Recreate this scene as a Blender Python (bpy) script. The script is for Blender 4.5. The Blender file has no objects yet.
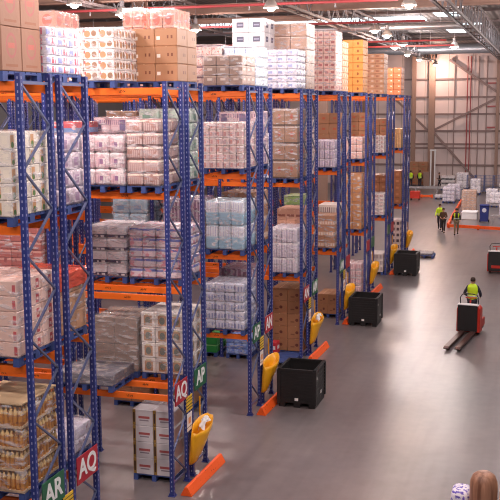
import bpy, bmesh, math, random
from mathutils import Vector, Matrix, noise
random.seed(7)
PI = math.pi
S = bpy.context.scene
COL = S.collection

# ------------------------------------------------------------------ helpers
def srgb(r, g, b):
    f = lambda c: c/12.92 if c <= .04045 else ((c+.055)/1.055)**2.4
    return (f(r/255), f(g/255), f(b/255), 1)

class MB:
    def __init__(s): s.v = []; s.f = []; s.mi = []; s.m = 0
    def add(s, vs, fs):
        o = len(s.v); s.v += [tuple(p) for p in vs]
        for f in fs: s.f.append(tuple(i+o for i in f)); s.mi.append(s.m)
        return s
    def box(s, x0, x1, y0, y1, z0, z1, M=None):
        vs = [Vector((x, y, z)) for z in (z0, z1) for y in (y0, y1) for x in (x0, x1)]
        if M: vs = [M @ p for p in vs]
        return s.add(vs, [(0,2,3,1), (4,5,7,6), (0,1,5,4), (2,6,7,3), (0,4,6,2), (1,3,7,5)])
    def bar(s, p, q, w, h, up=(0,0,1)):
        p, q = Vector(p), Vector(q); d = (q-p).normalized(); u = Vector(up)
        if abs(d.dot(u)) > .99: u = Vector((0,1,0))
        a = d.cross(u).normalized()*w/2; b = a.cross(d).normalized()*h/2
        vs = [c+i*a+j*b for c in (p, q) for i, j in ((-1,-1), (1,-1), (1,1), (-1,1))]
        return s.add(vs, [(3,2,1,0), (4,5,6,7), (0,1,5,4), (1,2,6,5), (2,3,7,6), (3,0,4,7)])
    def tube(s, pts, r, n=8, caps=True):
        pts = [Vector(p) for p in pts]; rs = r if isinstance(r, (list, tuple)) else [r]*len(pts)
        rings = []
        for i, p in enumerate(pts):
            d = (pts[min(i+1, len(pts)-1)]-pts[max(i-1, 0)]).normalized()
            u = Vector((0,0,1)) if abs(d.z) < .9 else Vector((0,1,0))
            a = d.cross(u).normalized(); b = a.cross(d)
            rings.append([p+rs[i]*(math.cos(2*PI*k/n)*a+math.sin(2*PI*k/n)*b) for k in range(n)])
        vs = [p for r_ in rings for p in r_]
        fs = [(i*n+k, i*n+(k+1)%n, (i+1)*n+(k+1)%n, (i+1)*n+k) for i in range(len(pts)-1) for k in range(n)]
        if caps: fs += [tuple(range(n-1, -1, -1)), tuple((len(pts)-1)*n+k for k in range(n))]
        return s.add(vs, fs)
    def lathe(s, prof, n=12, c=(0,0,0), sx=1, sy=1, M=None):
        vs = [Vector((c[0]+r*math.cos(2*PI*k/n)*sx, c[1]+r*math.sin(2*PI*k/n)*sy, c[2]+z)) for r, z in prof for k in range(n)]
        if M: vs = [M @ p for p in vs]
        L = len(prof)
        fs = [(i*n+k, i*n+(k+1)%n, (i+1)*n+(k+1)%n, (i+1)*n+k) for i in range(L-1) for k in range(n)]
        if prof[0][0] > 1e-4: fs.append(tuple(range(n-1, -1, -1)))
        if prof[-1][0] > 1e-4: fs.append(tuple((L-1)*n+k for k in range(n)))
        return s.add(vs, fs)
    def prism(s, poly, axis, a, b):
        def P(u, v, t): return {'x': (t, u, v), 'y': (u, t, v), 'z': (u, v, t)}[axis]
        n = len(poly)
        vs = [P(u, v, a) for u, v in poly]+[P(u, v, b) for u, v in poly]
        return s.add(vs, [tuple(range(n)), tuple(range(2*n-1, n-1, -1))]+[(i, n+i, n+(i+1)%n, (i+1)%n) for i in range(n)])
    def ball(s, c, rx, ry, rz, n=12, m=8, M=None):
        return s.lathe([(math.sin(PI*i/m)*1.0, 0) for i in range(0)] or [(max(1e-5, math.sin(PI*i/m)), -math.cos(PI*i/m)*rz) for i in range(m+1)], n, c, rx, ry, M)
    def mesh(s, name, mats, bevel=0, smooth=False, seg=1):
        me = bpy.data.meshes.new(name); me.from_pydata(s.v, [], s.f)
        mats = mats if isinstance(mats, (list, tuple)) else [mats]
        for m in mats: me.materials.append(m)
        for p, i in zip(me.polygons, s.mi): p.material_index = i
        bm = bmesh.new(); bm.from_mesh(me)
        if smooth: bmesh.ops.remove_doubles(bm, verts=bm.verts, dist=1e-5)
        bmesh.ops.recalc_face_normals(bm, faces=bm.faces)
        if bevel: bmesh.ops.bevel(bm, geom=bm.edges[:], offset=bevel, segments=seg, affect='EDGES', profile=.5)
        if smooth:
            for f in bm.faces: f.smooth = True
        bm.to_mesh(me); bm.free(); return me
    def build(s, name, mats, parent=None, loc=(0,0,0), rz=0, **k):
        return link(name, s.mesh(name, mats, **k), parent, loc, rz)

def link(name, data, parent=None, loc=(0,0,0), rz=0):
    o = bpy.data.objects.new(name, data); COL.objects.link(o)
    o.parent = parent; o.location = loc; o.rotation_euler = (0, 0, rz); return o
def tag(o, label, cat, group=None):
    o['label'] = label; o['category'] = cat
    if group: o['group'] = group
    if len(label.split()) > 16 or len(label.split()) < 4: print('LABEL LENGTH', len(label.split()), label)
    return o
def thing(name, label, cat, loc=(0,0,0), rz=0, group=None):
    return tag(link(name, None, None, loc, rz), label, cat, group)
def struct(o): o['kind'] = 'structure'; return o
def dup(root, loc, rz=0, label=None, group=None):
    r = root.copy(); COL.objects.link(r); r.location = loc; r.rotation_euler = (0, 0, rz)
    if label: r['label'] = label
    if group: r['group'] = group
    for ch in list(root.children):
        c = ch.copy(); COL.objects.link(c); c.parent = r
        for g in list(ch.children):
            d = g.copy(); COL.objects.link(d); d.parent = c
    return r

# ------------------------------------------------------------------ materials
class NT:
    def __init__(s, name):
        s.mat = bpy.data.materials.new(name); s.mat.use_nodes = True
        s.t = s.mat.node_tree; s.t.nodes.clear()
    def n(s, t, **k):
        x = s.t.nodes.new(t)
        for a, b in k.items(): setattr(x, a, b)
        return x
    def set(s, sock, v):
        if hasattr(v, 'is_output'): s.t.links.new(v, sock)
        else: sock.default_value = v
    def m(s, op, a, b=0.0, c=None):
        x = s.n('ShaderNodeMath', operation=op); s.set(x.inputs[0], a); s.set(x.inputs[1], b)
        if c is not None: s.set(x.inputs[2], c)
        return x.outputs[0]
    def mix(s, f, a, b):
        x = s.n('ShaderNodeMix', data_type='RGBA'); s.set(x.inputs[0], f); s.set(x.inputs[6], a); s.set(x.inputs[7], b)
        return x.outputs[2]
    def noise(s, co, scale, detail=2, w=None):
        x = s.n('ShaderNodeTexNoise'); s.set(x.inputs['Vector'], co); x.inputs['Scale'].default_value = scale
        x.inputs['Detail'].default_value = detail; return x.outputs['Fac']
    def sep(s, v):
        x = s.n('ShaderNodeSeparateXYZ'); s.set(x.inputs[0], v); return x.outputs
    def ramp(s, f, lo, hi):
        x = s.n('ShaderNodeMapRange'); s.set(x.inputs[0], f); x.inputs[1].default_value = lo; x.inputs[2].default_value = hi
        return x.outputs[0]
    def out(s, col, rough=.6, metal=0, bump=None, bstr=.3, spec=.5, coat=0):
        p = s.n('ShaderNodeBsdfPrincipled'); o = s.n('ShaderNodeOutputMaterial')
        s.set(p.inputs['Base Color'], col); s.set(p.inputs['Roughness'], rough); s.set(p.inputs['Metallic'], metal)
        p.inputs['Specular IOR Level'].default_value = spec; p.inputs['Coat Weight'].default_value = coat*.6; p.inputs['Coat Roughness'].default_value = .3
        if bump is not None:
            b = s.n('ShaderNodeBump'); b.inputs['Strength'].default_value = bstr; b.inputs['Distance'].default_value = .02
            s.set(b.inputs['Height'], bump); s.t.links.new(b.outputs[0], p.inputs['Normal'])
        s.t.links.new(p.outputs[0], o.inputs[0]); return s.mat

def mat(name, col, rough=.5, metal=0, var=.12, scale=6, coat=0, spec=.5):
    t = NT(name); tc = t.n('ShaderNodeTexCoord')
    f = t.noise(tc.outputs['Object'], scale, 3)
    lo = [c*(1-var) for c in col[:3]]+[1]; hi = [min(1, c*(1+var)) for c in col[:3]]+[1]
    return t.out(t.mix(f, lo, hi), rough, metal, coat=coat, spec=spec)

def emis(name, col, st):
    t = NT(name); e = t.n('ShaderNodeEmission'); o = t.n('ShaderNodeOutputMaterial')
    e.inputs[0].default_value = col; e.inputs[1].default_value = st
    t.t.links.new(e.outputs[0], o.inputs[0]); return t.mat

def pmat(name, base, feats=(), rough=.55, jit=.1, coat=0, spec=.4):
    """printed packaging: marks placed in the pack's own 0..1 box, on its four upright faces"""
    t = NT(name); tc = t.n('ShaderNodeTexCoord'); gx, gy, gz = t.sep(tc.outputs['Generated'])
    nx, ny, nz = t.sep(tc.outputs['Normal']); oi = t.n('ShaderNodeObjectInfo')
    ax = t.m('GREATER_THAN', t.m('ABSOLUTE', nx), .5); side = t.m('LESS_THAN', t.m('ABSOLUTE', nz), .5)
    u = t.m('ADD', t.m('MULTIPLY', gx, t.m('SUBTRACT', 1.0, ax)), t.m('MULTIPLY', gy, ax))
    off = t.n('ShaderNodeVectorMath', operation='ADD'); t.set(off.inputs[0], tc.outputs['Object'])
    cb = t.n('ShaderNodeCombineXYZ'); t.set(cb.inputs[0], t.m('MULTIPLY', oi.outputs['Random'], 50.0)); t.set(off.inputs[1], cb.outputs[0])
    co = off.outputs[0]
    inr = lambda a, lo, hi: t.m('MULTIPLY', t.m('GREATER_THAN', a, lo), t.m('LESS_THAN', a, hi))
    c = base
    for f in feats:
        k = f[0]
        if k == 'band': msk = t.m('MULTIPLY', inr(gz, f[1], f[2]), side); cl = f[3]
        elif k == 'stripe':
            msk = t.m('MULTIPLY', t.m('LESS_THAN', t.m('FRACT', t.m('MULTIPLY', u, float(f[1]))), f[2]), side); cl = f[3]
            if len(f) > 4: msk = t.m('MULTIPLY', msk, inr(gz, f[4], f[5]))
        elif k == 'rect': msk = t.m('MULTIPLY', t.m('MULTIPLY', inr(u, f[1], f[2]), inr(gz, f[3], f[4])), side); cl = f[5]
        elif k == 'front': msk = t.m('MULTIPLY', t.m('MULTIPLY', inr(gx, f[1], f[2]), inr(gz, f[3], f[4])), t.m('GREATER_THAN', t.m('ABSOLUTE', ny), .5)); cl = f[5]
        elif k == 'end': msk = t.m('MULTIPLY', t.m('MULTIPLY', inr(gy, f[1], f[2]), inr(gz, f[3], f[4])), ax); cl = f[5]
        elif k == 'disc':
            d = t.m('ADD', t.m('POWER', t.m('SUBTRACT', u, f[1]), 2.0), t.m('POWER', t.m('MULTIPLY', t.m('SUBTRACT', gz, f[2]), f[4]), 2.0))
            msk = t.m('MULTIPLY', t.m('LESS_THAN', d, f[3]**2), side); cl = f[5]
        elif k == 'blotch': msk = t.ramp(t.noise(co, f[1], 2), f[2], f[2]+.08); cl = f[3]
        elif k == 'tape': msk = t.m('MULTIPLY', inr(gx, .47, .53), t.m('GREATER_THAN', nz, .5)); cl = f[1]
        c = t.mix(msk, c, cl)
    j = t.m('ADD', 1-jit, t.m('MULTIPLY', oi.outputs['Random'], 2*jit))
    hs = t.n('ShaderNodeHueSaturation'); t.set(hs.inputs['Value'], j); t.set(hs.inputs['Color'], c)
    return t.out(hs.outputs[0], rough, coat=coat, spec=spec, bump=t.noise(co, 9, 2), bstr=.15)

def film_mat(name, tint, base, amp):
    t = NT(name); tc = t.n('ShaderNodeTexCoord'); oi = t.n('ShaderNodeObjectInfo')
    mp = t.n('ShaderNodeMapping'); mp.inputs['Scale'].default_value = (1, 1, 3.2); t.set(mp.inputs[0], tc.outputs['Object'])
    nz = t.noise(mp.outputs[0], 4.5, 4)
    f = t.m('ADD', base, t.m('MULTIPLY', t.ramp(nz, .5, .72), amp))  # whiter, more opaque noise patches stand in for highlights on the film
    tr = t.n('ShaderNodeBsdfTransparent'); p = t.n('ShaderNodeBsdfPrincipled')
    p.inputs['Base Color'].default_value = tint; p.inputs['Roughness'].default_value = .16
    b = t.n('ShaderNodeBump'); b.inputs['Strength'].default_value = .8; b.inputs['Distance'].default_value = .04; t.set(b.inputs['Height'], nz)
    t.t.links.new(b.outputs[0], p.inputs['Normal'])
    mx = t.n('ShaderNodeMixShader'); t.set(mx.inputs[0], f); t.t.links.new(tr.outputs[0], mx.inputs[1]); t.t.links.new(p.outputs[0], mx.inputs[2])
    o = t.n('ShaderNodeOutputMaterial'); t.t.links.new(mx.outputs[0], o.inputs[0]); return t.mat

W = srgb(236, 228, 226); TAN = srgb(196, 148, 112); BRN = srgb(160, 112, 84)
M = {}
def blue_upright():
    t = NT('blue_perforated_steel'); tc = t.n('ShaderNodeTexCoord'); x, y, z = t.sep(tc.outputs['Object'])
    d = t.m('MINIMUM', t.m('ABSOLUTE', x), t.m('ABSOLUTE', y))
    lit_hole = t.m('MULTIPLY', t.m('LESS_THAN', d, .0095), t.m('LESS_THAN', t.m('FRACT', t.m('MULTIPLY', z, 10.0)), .38))  # pale dots paint the light showing through the perforations
    nz = t.noise(tc.outputs['Object'], 3, 3)
    c = t.mix(lit_hole, t.mix(nz, srgb(34, 46, 110), srgb(50, 64, 140)), srgb(150, 156, 196))
    return t.out(c, .45)
M['blue'] = blue_upright()
M['blue2'] = mat('blue_painted_steel', srgb(46, 58, 126), .45)
M['brace'] = mat('grey_blue_brace_steel', srgb(96, 104, 140), .4, .2)
def beam_mat():
    t = NT('orange_beam_paint'); tc = t.n('ShaderNodeTexCoord'); x, y, z = t.sep(tc.outputs['Generated'])
    tx, ty, tz = t.sep(tc.outputs['Object'])
    nz = t.noise(tc.outputs['Object'], 2.5, 3)
    c = t.mix(nz, srgb(238, 104, 30), srgb(255, 128, 44))
    lab = t.m('MULTIPLY', t.m('LESS_THAN', t.m('ABSOLUTE', t.m('SUBTRACT', t.m('ABSOLUTE', tx), .42)), .07), t.m('LESS_THAN', t.m('ABSOLUTE', tz), .022))
    br = t.m('GREATER_THAN', t.noise(tc.outputs['Object'], 55, 1), .5)
    c = t.mix(t.m('MULTIPLY', lab, br), c, srgb(90, 50, 20))
    return t.out(c, .4)
M['orange'] = beam_mat()
M['palletblue'] = mat('blue_painted_wood', srgb(58, 78, 136), .7, var=.25)
M['palletwood'] = mat('bare_wood', srgb(168, 132, 100), .75, var=.2)
M['film'] = film_mat('clear_stretch_film', (.93, .9, .95, 1), .06, .5)
M['film2'] = film_mat('milky_stretch_film', (.9, .86, .88, 1), .14, .35)
M['steel'] = mat('grey_steel', srgb(168, 164, 168), .4, .3)
M['galv'] = mat('galvanised_duct', srgb(190, 196, 204), .3, .85)
M['dark'] = mat('black_plastic', srgb(34, 32, 33), .5)
M['rubber'] = mat('black_rubber', srgb(26, 25, 26), .8)
M['white'] = mat('white_paint', srgb(232, 230, 232), .5, var=.05)
M['paper'] = mat('white_paper', srgb(238, 234, 232), .7, var=.05)
M['red'] = mat('red_paint', srgb(196, 50, 36), .4)
M['pipe_red'] = mat('red_pipe_paint', srgb(160, 66, 70), .5)
M['green_sign'] = mat('green_sign_panel', srgb(22, 98, 66), .45, var=.05)
M['red_sign'] = mat('red_sign_panel', srgb(176, 28, 48), .45, var=.05)
M['letter'] = mat('white_lettering', srgb(240, 240, 240), .5, var=.02)
M['guard'] = pmat('orange_guard_paint', srgb(246, 96, 34), [('blotch', 14, .66, srgb(90, 40, 20))], .45, .05)
M['yellow'] = mat('yellow_sack_plastic', srgb(240, 172, 30), .35, var=.15)
M['notice'] = pmat('yellow_notice_card', srgb(232, 190, 50), [('stripe', 1, .0, W), ('band', .15, .22, srgb(90,70,30)), ('band', .35, .42, srgb(90,70,30)), ('band', .6, .66, srgb(90,70,30)), ('band', .8, .85, srgb(90,70,30))], .5, .02)
M['whitenotice'] = pmat('white_notice_card', W, [('band', .2, .25, srgb(120,100,100)), ('rect', .25, .75, .4, .75, srgb(226,150,96))], .5, .02)
M['beige_steel'] = mat('beige_brown_steel', srgb(150, 122, 110), .6)
M['wallrail'] = mat('pinkish_grey_rail', srgb(132, 112, 110), .6)
M['girder'] = mat('dull_brown_girder', srgb(164, 132, 118), .6)
M['lattice'] = mat('grey_lattice_steel', srgb(132, 132, 138), .5)
M['grey_beam'] = mat('grey_brown_steel', srgb(104, 92, 92), .6)
M['skin'] = mat('skin', srgb(202, 148, 122), .55, var=.06)
M['hair'] = mat('dark_brown_hair', srgb(58, 40, 32), .7)
M['hivis'] = mat('hi_vis_yellow', srgb(206, 240, 40), .6, var=.08)
M['reflective'] = mat('silver_reflective_tape', srgb(226, 230, 222), .35, .2)
M['edgevest'] = pmat('dark_vest_yellow_edges', srgb(50,44,42), [('rect', .1, .3, .1, .9, srgb(206,230,50)), ('rect', .7, .9, .1, .9, srgb(206,230,50))], .7, .02)
M['navy'] = mat('navy_cloth', srgb(44, 44, 56), .85)
M['darkcloth'] = mat('charcoal_cloth', srgb(50, 44, 42), .85)
M['browncloth'] = mat('brown_cloth', srgb(92, 66, 50), .85)
M['khaki'] = mat('khaki_cloth', srgb(128, 112, 90), .85)
M['eye'] = mat('dark_eye', srgb(20, 16, 14), .3)
M['cage'] = mat('blue_grey_cage_wire', srgb(96, 112, 160), .4, .3)
M['bluebin'] = mat('dark_blue_plastic', srgb(34, 48, 120), .45)
M['palelogo'] = mat('pale_emblem', srgb(206, 212, 226), .5)

# ------------------------------------------------------------------ layout constants (metres)
Y0, PP, FR, GP, BAY, HT = 18.4708, 5.6912, .9, .315, 2.7, 8.69
def Yk(k): return Y0+(k-2)*PP
LV3 = [0, 2.2, 4.33, 6.45, 8.57]; LV4 = [0, 2.78, 5.78, 8.57]
def levels(k): return LV3 if k < 4 else LV4
ROWY = {'A': 0.0, 'B': FR+GP}
YW = 102.5
RK = {'1A': 'AR rack', '1B': 'near AQ rack', '2A': 'far AQ rack', '2B': 'near AP rack', '3A': 'far AP rack', '3B': 'near AN rack',
      '4A': 'far AN rack', '4B': 'AM rack', '5A': 'fifth rack pair, front', '5B': 'fifth rack pair, back', '6A': 'sixth rack pair, front', '6B': 'sixth rack pair, back',
      '7A': 'seventh rack pair, front', '7B': 'seventh rack pair, back', '8A': 'last rack pair, front', '8B': 'last rack pair, back'}
LVN3 = ['floor', 'first level', 'second level', 'third level', 'top']
LVN4 = ['floor', 'first level', 'second level', 'top']
def lvn(k, l): return (LVN3 if k < 4 else LVN4)[l]

# ------------------------------------------------------------------ the building
def floor_mat():
    t = NT('polished_concrete'); tc = t.n('ShaderNodeTexCoord'); P = tc.outputs['Object']
    mp = t.n('ShaderNodeMapping'); mp.inputs['Scale'].default_value = (1, .35, 1); t.set(mp.inputs[0], P)
    a = t.noise(P, .2, 1); b = t.noise(mp.outputs[0], .8, 4); c = t.noise(P, 3, 4); e = t.noise(P, .55, 4)
    col = t.mix(t.ramp(a, .2, .8), srgb(127, 113, 111), srgb(106, 102, 106))
    col = t.mix(t.m('MULTIPLY', t.ramp(b, .35, .95), .7), col, srgb(80, 71, 74))
    mp2 = t.n('ShaderNodeMapping'); mp2.inputs['Scale'].default_value = (5, .25, 1); mp2.inputs['Rotation'].default_value = (0, 0, .5); t.set(mp2.inputs[0], P)
    d = t.noise(mp2.outputs[0], .8, 1)
    col = t.mix(t.m('MULTIPLY', t.ramp(d, .45, .95), .5), col, srgb(80, 70, 72))
    col = t.mix(t.m('MULTIPLY', t.ramp(c, .35, .95), .3), col, srgb(146, 134, 130))
    col = t.mix(t.m('MULTIPLY', t.ramp(e, .55, .8), .45), col, srgb(72, 64, 66))
    return t.out(col, .29, spec=.5)
struct(MB().box(-30, 26, -8, YW+.5, -.3, 0).build('floor', floor_mat()))

def clad_mat():
    t = NT('pale_wall_cladding'); tc = t.n('ShaderNodeTexCoord'); x, y, z = t.sep(tc.outputs['Object'])
    g = t.m('LESS_THAN', t.m('FRACT', t.m('MULTIPLY', t.m('ADD', x, y), 1/2.38)), .02)
    n = t.noise(tc.outputs['Object'], .5, 3)
    c = t.mix(n, srgb(206, 188, 186), srgb(218, 200, 198))
    return t.out(t.mix(g, c, srgb(150, 130, 124)), .6)
M['clad'] = clad_mat(); M['darkclad'] = mat('grey_blockwork', srgb(112, 104, 104), .8)
struct(MB().box(-30, 26, YW, YW+.4, 0, 14).build('wall_back', M['clad']))
struct(MB().box(-30.3, -30, -8, YW, 0, 14).build('wall_left', M['darkclad']))
struct(MB().box(26, 26.3, -8, YW, 0, 14).build('wall_right', M['darkclad']))
struct(MB().box(-30, 26, -8.3, -8, 0, 14).build('wall_front', M['darkclad']))
def roof_mat():
    t = NT('dark_corrugated_roof'); tc = t.n('ShaderNodeTexCoord'); x, y, z = t.sep(tc.outputs['Object'])
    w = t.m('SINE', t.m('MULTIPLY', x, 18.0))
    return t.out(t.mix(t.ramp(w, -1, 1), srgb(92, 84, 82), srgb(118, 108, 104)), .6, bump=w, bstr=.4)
struct(MB().box(-30, 26, -8, YW+.4, 14, 14.2).build('ceiling', roof_mat()))
M['sky'] = emis('daylit_roof_light', (.80, .92, 1, 1), 3.5)
for i, (x0, x1, a, b) in enumerate(((-26, -.9, 66.6, 69.4), (-.6, 2.6, 72.2, 74.2), (.1, 1.7, 63.6, 66.8), (-.5, .9, 78.8, 82), (-26, -9, 58.5, 60), (5, 24, 55, 57), (5, 24, 30, 32), (5, 24, 5, 7), (-26, -4, 20, 22))):
    struct(MB().box(x0, x1, a, b, 13.93, 13.99).build('window_%d' % (i+1), M['sky']))

# steelwork of the far wall: rails, columns, bracing
n_t = [0]
def trim(mb, m):
    n_t[0] += 1; return struct(mb.build('trim_%d' % n_t[0], m))
for z, h in ((13.6, .5), (10.75, .22), (8.94, .22), (7.23, .22), (5.51, .26), (4.19, .2), (3.78, .2), (2.04, .24)):
    trim(MB().box(-30, 12, YW-.16, YW, z-h*.4, z+h*.4), M['wallrail'])
for x, w in ((-4.13, .62), (-5.97, .4), (2.4, .3), (9, .6), (-11, .6)):
    c = MB(); c.box(x-w/2, x+w/2, YW-.62, YW-.56, 0, 13.4); c.box(x-w/2, x+w/2, YW-.22, YW-.16, 0, 13.4); c.box(x-.05, x+.05, YW-.6, YW-.2, 0, 13.4)
    trim(c, M['beige_steel'])
for x in (-1.91, .49, 1.3): trim(MB().box(x-.04, x+.04, YW-.2, YW-.02, 0, 13), M['wallrail'])
for p, q in (((-2.45, 12.66), (2.3, 9.41)), ((2.3, 8.81), (-3.9, 5.6)), ((-3.9, 5.4), (.5, .5)), ((-4.3, 5.4), (-8, 8.9))):
    trim(MB().bar((p[0], YW-.4, p[1]), (q[0], YW-.4, q[1]), .18, .22), M['wallrail'])
for x in (-.62, -.3):
    tag(MB().tube([(x, YW-.24, .0), (x, YW-.24, 13)], .05).build('riser_pipe', M['pipe_red']), 'thin red-brown riser pipe on the back wall, %s of two' % ('left' if x < -.5 else 'right'), 'pipe', 'riser pipes')
for i, z in enumerate((10.3, 8.0, 5.9)):
    tag(MB().box(1.4, 2.2, YW-.4, YW-.16, z-.06, z+.06).build('wall_bracket', M['pipe_red']), ['topmost', 'middle', 'lowest'][i]+' short red bracket beside the right wall column', 'bracket', 'wall brackets')

# roof steel: purlins, girders, lattice trusses, columns
for yy in (33, 38, 43, 50, 57.8, 62.4, 71, 76.5, 84.5, 90, 97.5):
    trim(MB().box(-30, 26, yy-.05, yy+.05, 13.8, 13.98), M['grey_beam'])
for yy, x0, hh in ((33.5, -30, .45), (40.5, -30, .3), (47.3, -30, .36), (52.6, -30, .16)):
    g = MB(); x1 = 26 if hh > .2 else -5
    g.box(x0, x1, yy-.2, yy+.2, 12.72, 12.78); g.box(x0, x1, yy-.2, yy+.2, 12.78+hh, 12.84+hh); g.box(x0, x1, yy-.04, yy+.04, 12.75, 12.8+hh)
    trim(g, M['girder'])
for x, zb in ((3.1, 12.25), (-3.95, 12.5), (-11.6, 12.5)):
    g = MB()
    for dx in (-.28, .28):
        g.m = 0; g.box(x+dx-.05, x+dx+.05, 30, YW-.7, zb-.06, zb+.06); g.box(x+dx-.05, x+dx+.05, 30, YW-.7, 13.6, 13.72)
        g.m = 1
        for j in range(58):
            a = 30+j*1.24; z0, z1 = (zb, 13.65) if j % 2 else (13.65, zb)
            g.bar((x+dx, a, z0), (x+dx, a+1.24, z1), .045, .045)
    g.m = 0
    for j in range(24): g.bar((x-.28, 31+j*3, zb), (x+.28, 31+j*3, zb), .05, .05)
    trim(g, [M['grey_beam'], M['lattice']])
for x, yy in ((-8.3, 70), (-11.6, 44.5)):
    c = MB(); c.box(x-.3, x+.3, yy-.3, yy-.22, 0, 13.9); c.box(x-.3, x+.3, yy+.22, yy+.3, 0, 13.9); c.box(x-.06, x+.06, yy-.25, yy+.25, 0, 13.9)
    trim(c, M['beige_steel'])
# ducts and sprinkler pipes
def duct(yy, z, r, x0, x1, label):
    t = thing('ventilation_duct', label, 'duct', (x0, yy, z), 0, 'round ducts')
    L = x1-x0
    MB().tube([(0,0,0), (L,0,0)], r, 20).build('tube', M['galv'], t, smooth=False)
    for i in range(int(L/2.4)+1): MB().tube([(i*2.4-.05,0,0), (i*2.4+.05,0,0)], r+.03, 20).build('seam_collar', M['galv'], t)
    for i in range(1, int(L/4.8)+1): MB().tube([(i*4.8,0,r), (i*4.8,0,13.7-z)], .015, 6).build('hanger_rod', M['steel'], t)
duct(56.3, 12.52, .2, -13, 2.6, 'long silver round duct under the roof, nearer of the two')
duct(87.6, 12.95, .42, -13, 2.6, 'thick silver round duct close to the back wall under the roof')
for i, (yy, z) in enumerate(((39.5, 12.3), (48.5, 12.2), (58.8, 11.9), (63.8, 11.9))):
    t = thing('sprinkler_pipe', ['nearest', 'second', 'third', 'farthest'][i]+' red sprinkler pipe crossing under the roof', 'pipe', (-26, yy, z), 0, 'sprinkler pipes')
    MB().tube([(0,0,0), (27.5,0,0)], .055, 8).build('pipe', M['pipe_red'], t)
    for j in range(7):
        MB().tube([(2+j*4, 0, .05), (2+j*4, 0, 13.72-z)], .012, 5).build('hanger_rod', M['steel'], t)
        MB().lathe([(.03, -.22), (.05, -.2), (.02, -.1), (.02, 0)], 6, (3.4+j*3.6, 0, 0)).build('sprinkler_head', M['steel'], t)

# high bay lamps
M['bulb'] = emis('lamp_glow', (1, .82, .66, 1), 30)
M['shade'] = mat('lamp_reflector', srgb(214, 206, 200), .35, .4)
def lamp_proto():
    t = link('high_bay_lamp', None)
    MB().lathe([(.03, .72), (.12, .7), (.13, .42), (.05, .38)], 10).build('housing', M['steel'], t, smooth=False)
    MB().lathe([(.06, .4), (.2, .36), (.34, .12), (.37, 0), (.35, 0), (.32, .12), (.18, .34), (.06, .38)], 16).build('reflector', M['shade'], t, smooth=True)
    MB().ball((0,0,.0), .2, .2, .16, 12, 8).build('bulb', M['bulb'], t, smooth=True)
    MB().tube([(0,0,.7), (0,0,2.4)], .012, 6).build('hanger_rod', M['steel'], t)
    t.scale = (.8, .8, .8)
    return t
LP = lamp_proto(); first = [True]
LIGHTCOL = (1, .85, .81)
def lamp(x, y, z, label, watt, col=LIGHTCOL):
    o = LP if first[0] else dup(LP, (0,0,0)); first[0] = False
    o.location = (x, y, z); tag(o, label, 'lamp', 'high bay lamps')
    d = bpy.data.lights.new('lamp_light', 'POINT'); d.energy = watt; d.color = col; d.shadow_soft_size = .22
    l = link('lamp_light', d, o, (0, 0, -.2))
LW = 510
vis = {(-3.0, 37.1): 'hanging lamp near the top centre above the white block-printed cartons', (-2.5, 65.6): 'hanging lamp fourth from the back wall in the long row',
       (-3.0, 75.2): 'hanging lamp third from the back wall in the long row', (-3.2, 83.9): 'hanging lamp second from the back wall in the long row',
       (-3.66, 99.0): 'hanging lamp against the back wall above the lit column', (-1.5, 62.3): 'hanging lamp rightmost of three in the short upper row',
       (-1.22, 54.1): 'hanging lamp middle of three in the short upper row', (-1.22, 50.3): 'hanging lamp leftmost of three in the short upper row',
       (2.16, 38.0): 'lone hanging lamp at the top right under the girder', (-9.49, 37.7): 'hanging lamp above the white and tan packs, right of two',
       (-9.46, 33.4): 'hanging lamp above the purple packs, left of two', (-9.5, 46.5): 'small distant lamp beyond the brown cartons, upper left', (1.3, 66.0): 'bright lamp hanging under the roof lights at upper right'}
for (x, y), lb in vis.items():
    if y > 98: lamp(x, 100.2, 12.1, lb, 420, (1, .46, .2))
    else: lamp(x, y, 11.9, lb, LW*(1.5 if y > 60 else 1), (1, .6, .36) if -2 < x < -1 else LIGHTCOL)
j = 0
for x in (-9.5, -3, 2.16, 8.5):  # extra lamps added out of view to light the racks and aisle
    for y in (6, 15, 24, 33, 44, 56, 68, 80, 92):
        if (x < 8 and y > 30) or (x < -9 and y < 10): continue
        j += 1
        side = {-9.5: 'over the left racks', -3: 'over the rack ends', 2.16: 'over the main aisle', 8.5: 'right of the main aisle', 15: 'far to the right'}[x]
        lamp(x, y, 11.9, 'added out-of-view lamp %s, %s from the front wall' % (side, ['first','second','third','fourth','fifth','sixth','seventh','eighth','ninth'][(6,15,24,33,44,56,68,80,92).index(y)]), LW*(1.5 if y > 60 else 1))

# ------------------------------------------------------------------ racks
def up_mesh():
    b = MB(); b.box(-.043, .043, -.04, .04, .01, HT); return b.mesh('upright', M['blue'])
UP = up_mesh()
FOOT = MB().box(-.08, .08, -.075, .075, 0, .012).box(-.06, .06, -.05, .05, .012, .06).mesh('foot_plate', M['blue2'])
def brace_mesh():
    b = MB(); z = HT-.14; k = 0; n = 13; st = (z-.25)/n
    b.bar((0, .03, z), (0, FR-.03, z), .026, .045)
    for i in range(n):
        a, c = ((0, FR-.03, z), (0, .03, z-st)) if k else ((0, .03, z), (0, FR-.03, z-st))
        b.bar(a, c, .028, .036, (1,0,0)); z -= st; k = 1-k
    b.bar((0, .03, z), (0, FR-.03, z), .026, .045)
    return b.mesh('upright_frame', M['brace'])
BR = brace_mesh()
def beam_mesh():
    b = MB(); L = BAY-.115
    b.box(-L/2, L/2, -.025, .025, -.07, .06); b.box(-L/2, L/2, -.025, .012, .06, .07)
    for s in (-1, 1): b.box(s*L/2-.012, s*L/2+.012, -.04, .03, -.11, .09)
    return b.mesh('beam', M['orange'], bevel=.004)
BEAM = beam_mesh()
nb = {1: 2, 2: 4, 3: 5, 4: 6, 5: 7, 6: 7, 7: 7, 8: 7}
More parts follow.
